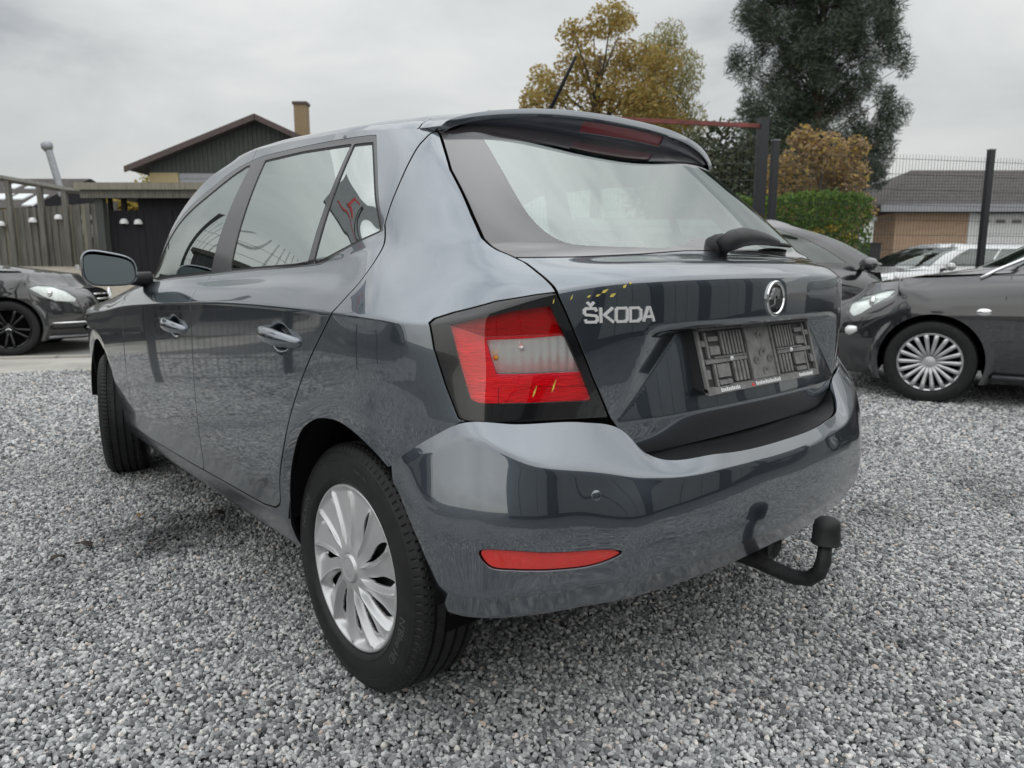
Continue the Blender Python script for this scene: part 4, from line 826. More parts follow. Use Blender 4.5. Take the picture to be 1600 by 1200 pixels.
REAR_DOOR = DOOR_R+[(.457, .352), (.962, .340)]+SPLIT[::-1]+[(.86, 1.45), (0, 1.45)]
FRONT_DOOR = SPLIT+[(.972, .339), (1.79, .326), (1.835, .36), (1.80, .60), (1.775, .80), (1.765, .92), (1.77, .99), (1.79, 1.2), (1.5, 1.45)]
def on_surface(s, y, z):
    """x and outward normal of a rear facing surface at (y, z)"""
    d = (s.A[:, 1]-y)**2+(s.A[:, 2]-z)**2
    if hasattr(y, '__len__'): raise ValueError
    k = np.argpartition(d, 6)[:6]; k = k[d[k] < .02]; w = 1/(d[k]+1e-7); w /= w.sum(); nn = (s.A[k, 3:6]*w[:, None]).sum(0); nn /= np.linalg.norm(nn)
    x = 0
    for q, ww in zip(k, w):
        p = s.A[q, :3]; n = s.A[q, 3:6]; x += ww*(p[0]-((y-p[1])*n[1]+(z-p[2])*n[2])/n[0])
    return x, nn
RB = BODY.cut(-.2-BODY.A[:, 0])
Sx = lambda v, sg=1: (lambda s: sg*(s.A[:, 7]-v))
Rx = lambda v, sg=1: (lambda s: sg*(s.A[:, 6]-v))
side = cutall(BODY, [Sx(3.2), tailf(GAP)])
painted = cutall(side, [XZ(DLO, .0005, -1)])
quarter = cutall(painted, [XZ(REAR_DOOR, GAP, -1), XZ(FRONT_DOOR, GAP, -1), lambda s: np.where(s.A[:, 0] < -.05, -sdf(np.abs(s.A[:, 1]), s.A[:, 2], TL)-GAP*.6, .1), XZ(SEAM, GAP, -1), XZ(ARCH_REAR, 0, -1), XZ(ARCH_FRONT, 0, -1), Rx(.02),
    lambda s: np.maximum(1.80-s.A[:, 0]-GAP, np.minimum(s.A[:, 6]-11.0, 16.0-s.A[:, 7])*.1)])
wing = cutall(painted, [lambda s: s.A[:, 0]-1.80-GAP, XZ(FRONT_DOOR, GAP, -1), XZ(ARCH_FRONT, 0, -1), Rx(11, -1), Sx(16.6, -1)])
hood = cutall(BODY, [Rx(10.98), Rx(12.0, -1), Sx(14.3), lambda s: s.A[:, 0]-1.84])
nose = cutall(BODY, [Sx(16.62), Rx(10.96, -1), Rx(.02), XZ(ARCH_FRONT, 0, -1)])
screen = cutall(BODY, [Rx(12.05), Rx(14.9, -1), Sx(16.1)])
door_r = cutall(painted, [XZ(REAR_DOOR, GAP), XZ(ARCH_REAR, .004, -1)]); door_f = cutall(painted, [XZ(FRONT_DOOR, GAP)])
trim = cutall(side, [XZ(DLO, .001)])
tl = cutall(BODY, [lambda s: -.05-s.A[:, 0], YZ(TL, GAP*.4)])
tg = cutall(BODY, [tailf(GAP, -1), lambda s: .1-s.A[:, 0], Sx(6.5, -1), lambda s: np.interp(np.abs(s.A[:, 1]), *zip(*GL_LOW))-s.A[:, 2]-.0015, lambda s: s.A[:, 2]-.615])
rg = cutall(BODY, [tailf(GAP, -1), Sx(6.5, -1), lambda s: s.A[:, 2]-np.interp(np.abs(s.A[:, 1]), *zip(*GL_LOW))-.0015, Rx(15.0, -1)])
CLR = [(-.2, GL_CLEAR[-1][1])]+GL_CLEAR[::-1]+[(-.2, 1.318)]
rclear = cutall(rg, [lambda s: sdf(s.A[:, 1], s.A[:, 2], CLR)]); rfrit = cutall(rg, [lambda s: -sdf(s.A[:, 1], s.A[:, 2], CLR)])
for sgn in (0, 1):
    Mr = (lambda s: s.mirror()) if sgn else (lambda s: s)
    bs = Mr(quarter).build('body_side', PAINT, CAR)
    Mr(wing).build('front_wing', PAINT, CAR)
    for dname, dsurf, handle_i, gl in (('rear_door', door_r, 0, (GL_R, GL_Q)), ('front_door', door_f, 1, (GL_F,))):
        d = Mr(dsurf).build(dname, PAINT, CAR)
        m = -1 if sgn else 1
        hx, hz = HANDLES[handle_i]; a = hx+.112; b = hx-.112; zs = .016*(b-a)
        hp = []; hr = []
        for i in range(17):
            t = i/16; xx = a+(b-a)*t; k = math.sin(math.pi*t)**.55
            hp.append((xx, m*(.858+.026*k), hz+.002-.013*(.5-t)*2*-.5)); hr.append(.008+.0105*math.sin(math.pi*min(1, t*.80+.17))**.8)
        h = MB().tube(hp, hr, 14)
        h.v = [(p[0], p[1], hz+(p[2]-hz)*1.15) for p in h.v]; h.build('handle', PAINT, d, smooth=True)
        for poly in gl: Mr(cutall(side, [XZ(poly, 0)])).moved(-.003).build('window', GLASS, d, depth=.004, roll=.001)
    tr = trim
    for poly in (GL_F, GL_R, GL_Q):
        tr = tr.cut(-sdf(tr.A[:, 0], tr.A[:, 2], poly)-.007)
        Mr(cutall(side, [XZ(poly, -.007), XZ(poly, .0005, -1)])).moved(-.0025).build('window_seal', 'rubber', CAR, depth=.004, roll=.0005)
    Mr(tr).moved(-.0005).build('window_surround', 'trim_black', CAR, depth=.008)
    # ---- tail light
    hs = tl.cut(-sdf(tl.A[:, 1], tl.A[:, 2], TL_RED)+.0004)
    t0 = Mr(hs).build('tail_light', 'gloss_black', CAR, depth=.02)
    red = cutall(tl, [YZ(TL_RED, .0003), YZ(TL_CLEAR, .0003, -1), YZ(TL_UP, .0003, -1), YZ(TL_LOW, .0003, -1)])
    rb = Mr(red).moved(-.009).build('red_backing', 'red_backing', t0, depth=0); Mr(red).build('red_lens', RED_GLASS, t0, depth=.003, roll=.0006)
    Mr(cutall(tl, [YZ(TL_UP, 0)])).moved(-.010).build('red_backing', 'red_backing', t0, depth=0); Mr(cutall(tl, [YZ(TL_UP, 0)])).moved(-.0006).build('dark_red_lens', DARK_RED_GLASS, t0, depth=.003, roll=.0006)
    Mr(cutall(tl, [YZ(TL_LOW, 0)])).moved(-.007).build('red_backing', 'red_backing', t0, depth=0); Mr(cutall(tl, [YZ(TL_LOW, 0)])).moved(-.0006).build('dark_red_lens', RED_GLASS, t0, depth=.003, roll=.0006)
    cl_ = cutall(tl, [YZ(TL_CLEAR, 0)]).moved(-.011); Mr(cl_).build('reflector_bowl', 'lamp_bowl', t0, depth=0)
    Mr(cutall(tl, [YZ(TL_CLEAR, 0)])).build('clear_lens', PLAINGLASS, t0, depth=.004, roll=.0005)
    # bulb shield and ribs inside the clear lens
    for yy, zz, rr, mt in ((.672, .862, .0075, 'satin_chrome'), (.717, .843, .0055, 'amber')):
        xx, nn = on_surface(RB, yy, zz); R0 = Vector((0, 0, 1)).rotation_difference(Vector((nn[0], nn[1]*(-1 if sgn else 1), nn[2]))).to_matrix(); c0 = np.array([xx, yy, zz])-nn*.0105; c0[1] *= (-1 if sgn else 1)
        MB().lathe([(rr, 0), (rr*.93, .0025), (rr*.55, .0035), (rr*.5, .0055), (0, .0066)], 20, c0, R0).build('bulb', mt, t0, smooth=True)
    # front seen only from other sides
    Mr(cutall(BODY, [Sx(16.9), Rx(7.3), Rx(9.6, -1), Sx(18.2, -1)])).moved(.004).build('headlight', 'clear_lens', CAR, depth=.02)
hood.joined(hood.mirror()).build('bonnet', PAINT, CAR)
ns = nose.joined(nose.mirror()).build('front_bumper', PAINT, CAR)
gr = cutall(BODY, [Sx(18.4), Rx(7.2), Rx(9.3, -1)]).moved(.003); gr.joined(gr.mirror()).build('grille', 'plastic_black', ns, depth=.01)
screen.joined(screen.mirror()).moved(-.003).build('windscreen', GLASS, CAR, depth=.004)
# ---- tailgate
TAILGATE = tg.joined(tg.mirror()).build('tailgate', PAINT, CAR)
RG = rfrit.joined(rfrit.mirror()).build('rear_window', 'frit_black', CAR, depth=.006)
rclear.joined(rclear.mirror()).build('pane', REARGLASS, RG, depth=.004, roll=0)
# sealed black gap behind the panel joints, and the cabin
inner = cutall(FULL, [Rx(.6)]).moved(-.017)
wz = lambda s: np.maximum(np.maximum(sdf(s.A[:, 0], s.A[:, 2], GL_F), sdf(s.A[:, 0], s.A[:, 2], GL_R)), sdf(s.A[:, 0], s.A[:, 2], GL_Q))
inner = inner.cut(np.where((np.abs(inner.A[:, 1]) > .5), -wz(inner)-.004, .1))
inner = inner.cut(np.where(inner.A[:, 0] < .2, -sdf(np.abs(inner.A[:, 1]), inner.A[:, 2], CLR)-.003, .1))
inner = inner.cut(-np.minimum(np.minimum(inner.A[:, 6]-12.2, 14.8-inner.A[:, 6])*.2, (inner.A[:, 7]-16.3)*.2))
inner = cutall(inner, [lambda s: np.where(np.abs(s.A[:, 1]) > .45, -sdf(s.A[:, 0], s.A[:, 2], ARCH_REAR), .1), lambda s: np.where(np.abs(s.A[:, 1]) > .45, -sdf(s.A[:, 0], s.A[:, 2], ARCH_FRONT), .1)])
inner = inner.cut(np.where(inner.A[:, 0] < -.2, -sdf(np.abs(inner.A[:, 1]), inner.A[:, 2], TL_RED)-.001, .1))
inner.build('inner_shell', 'inner_dark', CAR, depth=0)
for cx, cz, xa in ((-.09, .36, ARCH_REAR), (2.43, .345, ARCH_FRONT)):
    for sg in (1, -1):
        p = [q for q in xa if q[1] > .34]; n = len(p); mb = MB(); V = [(q[0], sg*(.84 if cx < 1 else .82), q[1]) for q in p]+[(q[0], sg*.50, q[1]) for q in p]
        mb.add(V, [(i, i+1, n+i+1, n+i) for i in range(n-1)]+[tuple(range(n, 2*n))]); mb.build('wheel_arch_liner', 'inner_dark', CAR)
MB().box((1.0, 0, .26), (2.6, 1.5, .05)).box((-.25, 0, .36), (.5, 1.1, .05)).build('floor_pan', 'inner_dark', CAR)
# ---- roof and spoiler
def roof_grid(n=90, m=90):
    wt = [(-.045, .560, 1.346), (.03, .583, 1.347), (.075, .602, 1.35), (.135, .614, 1.355), (.20, .622, 1.362), (.28, .628, 1.367), (.44, .632, 1.376), (.75, .634, 1.390), (.92, .634, 1.392), (1.06, .627, 1.388), (1.15, .607, 1.387), (1.22, .56, 1.395), (1.28, .48, 1.405), (1.36, .35, 1.415), (1.42, .21, 1.42), (1.46, 0, 1.422)]
    w = np.array(wt); zc = np.array([(-.16, 1.416), (0, 1.432), (.3, 1.452), (.7, 1.466), (1.0, 1.462), (1.25, 1.445), (1.47, 1.424)])
    G = np.zeros((n, m, 3))
    for j, s in enumerate(np.linspace(-1, 1, m)):
        s = math.copysign(abs(s)**.8, s)
        yy = .632*s; a = abs(s)
        xr_ = -.150+.105*a**2.6; 
        fr_ = w[8:]; xf = np.interp(a*.634, fr_[::-1, 1], fr_[::-1, 0])
        for i, t in enumerate(np.linspace(0, 1, n)):
            x = xr_+(xf-xr_)*t
            ww = np.interp(x, w[:, 0], w[:, 1]) if x < .95 else .634
            if x < -.0: ww = .571+.03*x*8
            y = s*ww if x < .95 else yy
            zr = np.interp(x, w[:9, 0], w[:9, 2]); zcc = np.interp(x, zc[:, 0], zc[:, 1])
            if x > .92: # toward the header the edge is the screen's top row
                ye = np.interp(x, w[8:, 0], w[8:, 1]); zr = np.interp(x, w[8:, 0], w[8:, 2]); aa = min(1, abs(y)/max(ye, 1e-3)); aa = aa if ye > .1 else 0
            else: aa = a
            z = zr+(zcc-zr)*max(0, 1-aa**2.3)**.62
            G[i, j] = (x, y, z)
    return G
RGd = roof_grid(); rs = Surf.from_grid(RGd)
if rs.A[len(rs.A)//2, 5] < 0: rs = Surf.from_grid(RGd, flip=True)
xj = lambda s: .020+.055*(1-np.clip(np.abs(s.A[:, 1])/.55, 0, 1)**3)
rs.cut(rs.A[:, 0]-xj(rs)-GAP).build('roof', PAINT, CAR)
SP = rs.cut(-(rs.A[:, 0]-xj(rs)+GAP)); SPO = SP.build('roof_spoiler', PAINT, CAR, depth=.019, rim_dark=False)
# spoiler's rear face: from the trailing edge down and forward to the glass
edge = RGd[0]; nE = len(edge); Gs = np.zeros((14, nE, 3))
for j in range(nE):
    x, y, z = edge[j]; a = abs(y)/.55; drop = .052*max(0.0, 1-a**3.0)**.75+.003
    for i in range(14):
        t = i/13; Gs[i, j] = (x+.006+.030*t**1.3*max(0.05, 1-a**6), y*(1-.012*t)*.995, z-.014*(1-a**4)-drop*t*.9-.003*math.sin(math.pi*t))
ss = Surf.from_grid(Gs)
if ss.A[len(ss.A)//2, 3] > 0: ss = Surf.from_grid(Gs, flip=True)
BL = [(.175, 0), (.175, 1)]
def zface(y, t): return t
lampf = lambda s, g: np.minimum(.172-g-np.abs(s.A[:, 1]), np.minimum(s.A[:, 6]-(1.6+g*150), (8.6-g*150)-s.A[:, 6])*.004)
ss.cut(-lampf(ss, 0)).build('spoiler_face', 'shaded_spoiler', SPO, depth=.004)
ss.cut(lampf(ss, .0)).moved(-.004).build('high_brake_light', 'brake_red', SPO, depth=.006)
# ---- rear bumper
bl = cutall(BUMP, [XZ(ARCH_REAR, 0, -1)]); refl = bl.cut(sdf(bl.A[:, 1], bl.A[:, 2], REFL)-.0035); rim = cutall(bl, [YZ(REFL, 0), YZ(REFL, .0035, -1)]); skin = bl.cut(-sdf(bl.A[:, 1], bl.A[:, 2], REFL))
bo = skin.joined(skin.mirror()).build('rear_bumper', PAINT, CAR, depth=.014, rim_dark=False)
for sgn in (0, 1):
    Mr = (lambda s: s.mirror()) if sgn else (lambda s: s)
    rf = Mr(rim).moved(-.003).build('reflector_frame', 'gloss_black', bo, depth=.006, roll=.0005)
    Mr(refl).moved(-.0045).build('reflector', 'reflector_red', bo, depth=.006)
REARS = BODY.cut(-.2-BODY.A[:, 0]); REARS = REARS.joined(REARS.mirror())
BREAR = BUMP.joined(BUMP.mirror())
for y, z in ((.586, .576), (-.586, .576)):
    x, nn = on_surface(BREAR, y, z); R = Vector((0, 0, 1)).rotation_difference(Vector(nn)).to_matrix()
    MB().lathe([(.0105, -.004), (.0105, .0001), (.0098, .0005), (0, .0005)], 20, (x, y, z), R).build('parking_sensor', PAINT, bo, smooth=True, autos=True)
# black step pad on top of the bumper, under the tailgate
T_ = B_[0]; mb = MB(); ys = np.linspace(-.462, .462, 41)
ty, tx, tz = T_[::-1, 1], T_[::-1, 0], T_[::-1, 2]
V = []
for y in ys:
    a = abs(y); lx = np.interp(a, ty, tx)+.010; lz = np.interp(a, ty, tz)-.004
    V += [(lx, y, lz), ((lx-.50)/2, y, min(lz, .628)+.001), (-.49, y, .618)]
mb.add(V, [(3*i+k, 3*i+3+k, 3*i+4+k, 3*i+1+k) for i in range(40) for k in range(2)]).build('step_pad', 'plastic_black', bo, smooth=True)
# ---- lettering, badge
STK = {'S': [[(.92, .86), (.85, 1), (.15, 1), (.0, .88), (.0, .66), (.12, .54), (.88, .46), (1, .34), (1, .12), (.85, 0), (.12, 0), (.06, .14)]],
 'v': [[(.28, 1.42), (.5, 1.2), (.72, 1.42)]],
 'K': [[(0, 0), (0, 1)], [(.95, 1), (.30, .5), (1, 0)]], 'O': [[(.15, 0), (0, .15), (0, .85), (.15, 1), (.85, 1), (1, .85), (1, .15), (.85, 0), (.15, 0)]],
 'D': [[(0, 0), (0, 1), (.75, 1), (1, .8), (1, .2), (.75, 0), (0, 0)]], 'A': [[(0, 0), (.42, 1), (.58, 1), (1, 0)], [(.2, .3), (.8, .3)]]}
def stroke_prisms(lines, w):
    o = []
    for ln in lines:
        for i in range(len(ln)-1):
            a = Vector(ln[i]); b = Vector(ln[i+1]); d = (b-a).normalized(); n = Vector((-d.y, d.x))*w/2; a = a-d*w*.35; b = b+d*w*.35
            o.append([a-n, b-n, b+n, a+n])
    return o
def put_letter(chs, y0, z0, wd, ht, w, surf, depth, name, mat, parent, yd=-1):
    mb = MB()
    for ch in chs:
        lines = [[(p[0]*wd, p[1]*ht) for p in ln] for ln in STK[ch]]
        for q in stroke_prisms(lines, w):
            def f(u, v, d):
                y = y0+yd*u; z = z0+v; x, nn = on_surface(surf, y, z); return tuple(np.array([x, y, z])+nn*d)
            mb.prism([(p.x, p.y) for p in q], -.001, depth, f)
    return mb.build(name, mat, parent)
yl = .5575
for chs in (('S', 'v'), 'K', 'O', 'D', 'A'):
    put_letter(chs, yl, .9085, .0235, .0265, .0052, REARS, .0032, 'letter', 'satin_chrome', TAILGATE); yl -= .0303
bx, bn = on_surface(REARS, 0, .943); R = Vector((0, 0, 1)).rotation_difference(Vector(bn)).to_matrix(); bc = (bx, 0, .943)
badge = MB().lathe([(.0425, -.003), (.0425, .003), (.040, .0055), (.036, .0055), (.0335, .0025)], 48, bc, R).build('badge', 'chrome', TAILGATE, smooth=True, autos=True)
MB().lathe([(.0338, -.002), (.0338, .0018), (0, .0024)], 40, bc, R).build('badge_field', 'gloss_black', badge, smooth=True, autos=True)
def bf(u, v, d): p = R @ Vector((0, 0, d)); return (bc[0]+p.x, -u+p.y, bc[2]+v+p.z)
wing_ = MB()
for k in range(3):   # feathered arrow: wing of three feathers and a shaft with a point
    a = -.006+.010*k; wing_.prism(curve([(-.027+.007*k, -.003+.0095*k), (-.016+.005*k, .008+.0085*k), (-.002+.004*k, .012+.006*k), (.010+.002*k, .008+.006*k), (.014, .000+.006*k), (-.004, .000+.007*k)], 4, True), .001, .0042+.0003*k, bf)
wing_.prism([(-.027, -.019), (.004, -.012), (.004, -.005), (.029, -.014), (.006, -.026), (.006, -.020), (-.025, -.024)], .001, .0042, bf)
wing_.prism([(-.004, -.012), (.003, -.012), (.004, .008), (-.003, .008)], .001, .0042, bf)
wing_.build('badge_emblem', 'chrome', badge)
# ---- number plate holder (empty)
def pf(y, v, d):      # y across, v up the plate 0..1.37, d out
    zz = .742+v*.1; x0 = -.600+.030*v; return (x0-d*.97, y, zz-d*.25)
PH = MB().box((0, 0, 0), (.001, .001, .001)); PH = MB()
PH.prism([(-.258, .0), (-.250, -.05), (.250, -.05), (.258, .0), (.258, 1.40), (.25, 1.46), (-.25, 1.46), (-.258, 1.40)], -.040, -.004, pf)
pho = PH.build('plate_holder', 'plastic_black', CAR, bevel=.002)
fr_ = MB()
for a, b, c, d in ((-.256, -.246, 0, 1.42), (.246, .256, 0, 1.42), (-.256, .256, -.04, .10), (-.256, .256, 1.34, 1.43), (-.062, -.052, .1, 1.34), (.052, .062, .1, 1.34)):
    fr_.prism([(a, c), (b, c), (b, d), (a, d)], -.006, .004, pf)
fr_.build('frame', 'dusty_plastic', pho, bevel=.001)
MB().prism([(-.05, .12), (.05, .12), (.05, 1.33), (-.05, 1.33)], -.006, .0006, pf).build('centre_panel', 'dusty_plastic', pho)
for sg in (1, -1):
    for k in range(7): MB().prism([(sg*(.075+.0135*k), .78), (sg*(.082+.0135*k), .78), (sg*(.082+.0135*k), 1.30), (sg*(.075+.0135*k), 1.30)][::sg], -.005, .002, pf).build('rib', 'dusty_plastic', pho)
    for k in range(4): MB().prism([(sg*(.075+.016*k), .16), (sg*(.084+.016*k), .16), (sg*(.084+.016*k), .60), (sg*(.075+.016*k), .60)][::sg], -.005, .002, pf).build('rib', 'dusty_plastic', pho)
    for k, (a, b, c, d) in enumerate(((.07, .24, .62, .70), (.07, .20, .72, .745), (.150, .20, .30, .58), (.205, .212, .12, .60), (.218, .226, .74, 1.30), (.175, .214, .80, .98), (.175, .214, 1.10, 1.20), (.23, .244, .30, .48), (.150, .20, .14, .22), (.228, .244, 1.0, 1.12))):
        MB().prism([(sg*a, c), (sg*b, c), (sg*b, d), (sg*a, d)][::sg], -.005, .0025, pf).build('rib', 'dusty_plastic', pho)
    MB().lathe([(.006, 0), (.005, .003), (0, .004)], 12, pf(sg*.137, .68, .003), rot(y=-math.pi/2)).build('screw_cap', 'white_print', pho, smooth=True)
    MB().lathe([(.011, 0), (.011, .003), (.006, .003), (.005, .0005), (0, .0005)], 14, pf(sg*.03, .55, .001), rot(y=-math.pi/2)).build('boss', 'dusty_plastic', pho, smooth=True, autos=True)
for v in (.28, 1.12): MB().lathe([(.011, 0), (.011, .003), (.006, .003), (.005, .0005), (0, .0005)], 14, pf(0, v, .001), rot(y=-math.pi/2)).build('boss', 'dusty_plastic', pho, smooth=True, autos=True)
MB().lathe([(.013, 0), (.013, .003), (.008, .003), (.007, .0005), (0, .0005)], 14, pf(0, .70, .001), rot(y=-math.pi/2)).build('boss', 'dusty_plastic', pho, smooth=True, autos=True)
def text_mesh(s, size, depth):
    cu = bpy.data.curves.new('t', 'FONT'); cu.body = s; cu.size = size; cu.extrude = depth; cu.resolution_u = 3
    o = bpy.data.objects.new('t', cu); COL.objects.link(o); dg = bpy.context.evaluated_depsgraph_get(); me = bpy.data.meshes.new_from_object(o.evaluated_get(dg)); bpy.data.objects.remove(o)
    V = np.array([v.co[:] for v in me.vertices]); F = [tuple(p.vertices) for p in me.polygons]; bpy.data.meshes.remove(me); return V, F
for y0, wd in ((.205, .085), (.058, .118), (-.150, .078)):     # small white print along the lower rail: too small to read in the photo
    mb = MB(); nb = int(wd/.0072)
    for k in range(nb):
        hgt = .066 if k % 3 else .085
        mb.prism([(y0-k*.0072, 0.0), (y0-k*.0072, hgt), (y0-k*.0072-.0052, hgt), (y0-k*.0072-.0052, 0.0)][::-1], .004, .0046, pf)
    mb.build('small_print', 'white_print', pho)
MB().prism([(.078, -.005), (.064, -.005), (.071, .095)], .004, .0048, pf).build('small_logo', 'red_print', pho)
# ---- wiper
WR = MB(); pv = (-.462, -.005, 1.066)
wz_ = MB().lathe([(.030, -.02), (.030, .004), (.026, .018), (.012, .026), (0, .027)], 20, (-.440, -.010, 1.070), rot(y=-math.pi/2.6)).build('rear_wiper', 'plastic_black', CAR, smooth=True, autos=True)
arm = MB()
pts = [(-.468, .020, 1.070), (-.478, -.015, 1.084), (-.478, -.06, 1.092), (-.472, -.12, 1.093), (-.462, -.19, 1.091), (-.450, -.25, 1.088), (-.440, -.30, 1.085)]
arm.tube(pts, [.020, .026, .024, .020, .016, .012, .008], 12); arm.v = [(p[0], p[1], p[2]) for p in arm.v]
arm.build('wiper_arm', 'plastic_black', wz_, smooth=True)
MB().tube([(-.440, -.10, 1.085), (-.434, -.25, 1.083), (-.412, -.40, 1.080), (-.405, -.44, 1.078)], [.006, .007, .006, .004], 8).build('wiper_blade', 'rubber', wz_, smooth=True)
# ---- aerial
ae = MB().lathe([(.022, 0), (.018, .014), (.010, .026), (0, .028)], 16, (.20, 0, 1.442)).build('aerial', 'plastic_black', CAR, smooth=True)
MB().tube([(.195, 0, 1.455), (.13, 0, 1.535), (.058, 0, 1.625)], [.0062, .0058, .0045], 10).build('aerial_whip', 'rubber', ae, smooth=True)
# ---- door mirrors
for m in (1, -1):
    Gm = np.zeros((26, 48, 3)); c = (1.62, .938, 1.012)
    for i, t in enumerate(np.linspace(0, 1, 26)):
        for j, a in enumerate(np.linspace(0, 2*math.pi, 48)):
            ca, sa = math.cos(a), math.sin(a); k = (1-t**2.2)**.5 if t < 1 else 0
            yy = .094*math.copysign(abs(ca)**.55, ca); zz = .064*math.copysign(abs(sa)**.62, sa)
            zz *= 1+.16*(yy/.11); zz += -.02*(yy/.11)*0
            Gm[i, j] = (c[0]-.045+.105*t, m*(c[1]+yy*(k if t > 0 else 1)), c[2]+zz*(k if t > 0 else 1)-.006*t+.010*(yy/.11))
    sf = Surf.from_grid(Gm)
    if (sf.A[len(sf.A)//3, 3:6] @ (sf.A[len(sf.A)//3, :3]-np.array([c[0], m*c[1], c[2]]))) < 0: sf = Surf.from_grid(Gm, flip=True)
    mo = sf.build('door_mirror', PAINT, CAR, depth=.006, roll=.003, rim_dark=False)
    # rim and glass, turned a little toward the driver
    ring = Gm[0]; cc = np.array([c[0]-.045, m*c[1], c[2]]); V = []
    for q in ring[:-1]:
        V += [tuple(q), tuple(cc+(q-cc)*.90+np.array([.004, 0, 0]))]
    n = len(ring)-1; MB().add(V, [(2*i, 2*((i+1) % n), 2*((i+1) % n)+1, 2*i+1) for i in range(n)]).build('mirror_rim', 'plastic_black', mo, smooth=True)
    V = [tuple(cc+(q-cc)*.91+np.array([.012+.06*(q[1]-cc[1])*m+.17*(q[2]-cc[2]), 0, 0])) for q in ring[:-1]]; mg = MB().add(V, [tuple(range(n))]).build('mirror_glass', 'mirror', mo)
    MB().tube([(1.66, m*.90, .985), (1.67, m*.84, .975), (1.675, m*.775, .968)], [.030, .026, .034], 12).build('mirror_foot', 'plastic_black', mo, smooth=True)
    MB().box((1.655, m*1.030, 1.02), (.05, .006, .018)).build('side_indicator', 'clear_lens', mo, bevel=.002)
# ---- tow bar
tb = MB().tube([(-.40, 0, .292), (-.52, 0, .290), (-.60, 0, .284), (-.66, 0, .276), (-.70, 0, .274), (-.735, 0, .283), (-.757, 0, .305), (-.766, 0, .335), (-.768, 0, .385)], [.025, .024, .020, .0185, .0185, .0185, .018, .017, .015], 16).build('tow_bar', 'cast_iron', CAR, smooth=True)
MB().lathe([(.0325, 0), (.0335, .003), (.031, .006), (.030, .040), (.027, .052), (.019, .060), (.008, .0635), (0, .064)], 28, (-.768, 0, .382)).build('ball_cover', 'rubber', tb, smooth=True, autos=True)
MB().lathe([(.036, -.01), (.036, .03), (.030, .032), (.026, .02), (0, .02)], 20, (-.575, -.075, .305), rot(y=-math.pi/2)).build('socket', 'plastic_black', tb, smooth=True, autos=True)
MB().box((-.5, 0, .33), (.06, .95, .05)).build('cross_member', 'rust', tb)
# ---- wheels
def tyre_mesh():
    ys = [-.074, -.079, -.086, -.091, -.0925, -.0912, -.0885, -.084]; rs_ = [.195, .1985, .207, .222, .245, .262, .272, .2805]
    ty = list(np.arange(-.0815, .0816, .0017)); 
    def rr(y):
        a = abs(y); r = .3015-.0012*(a/.06)**2
        return r if a < .060 else r-.0165*((a-.060)/.0215)**2.2
    prof = [(y, r, 0) for y, r in zip(ys, rs_)]+[(y, rr(y), 1) for y in ty]
    out = [(.084, .2805), (.0868, .2775), (.0872, .2745), (.0885, .272), (.0902, .266), (.0912, .262), (.0905, .2610), (.0923, .250), (.0925, .238), (.0918, .226), (.0905, .219), (.0915, .2175), (.0905, .2155), (.0885, .2120), (.0855, .2090), (.081, .2060), (.074, .2015)]
    prof += [(y, r, 0) for y, r in out]
    nth = 576; th = np.arange(nth)*2*np.pi/nth; P = np.array(prof); V = np.zeros((len(P), nth, 3))
    for i, (y, r, tr) in enumerate(P):
        rad = np.full(nth, r)
        if tr:
            for gc in (-.0455, -.0155, .0155, .0455):
                if abs(y-gc) < .0042: rad -= .0075
            a = abs(y); ph = th*96/(2*np.pi)
            if a > .050:
                q = (ph+(a-.05)*14) % 1; rad -= np.where(q < .13, .0042*min(1, (a-.049)/.004), 0)
            elif .0195 < a < .0415: q = (ph*1+y*30) % 1; rad -= np.where((q < .12), .003 if a > .031 else 0, 0)
        V[i, :, 0] = rad*np.cos(th); V[i, :, 1] = y; V[i, :, 2] = rad*np.sin(th)
    n, m = V.shape[:2]; i = np.arange(n*m).reshape(n, m); nx = np.roll(i, -1, 1)
    F = np.stack([i[:-1].ravel(), nx[:-1].ravel(), nx[1:].ravel(), i[1:].ravel()], 1)
    me = mesh_np('tyre', V.reshape(-1, 3), [F], smooth=True); me.materials.append(MATS['rubber']); me.set_sharp_from_angle(angle=math.radians(32)); return me
def ring_text(s, size, r0, ang0, y, depth):
    V, F = text_mesh(s, size, depth); ang = ang0+V[:, 0]/r0; r = r0+V[:, 1]
    yo = np.interp(r, [.205, .219, .226, .238, .250, .262, .272], [.0868, .0905, .0918, .0925, .0923, .0906, .0885])
    return np.stack([r*np.cos(ang), yo+V[:, 2], r*np.sin(ang)], 1), F
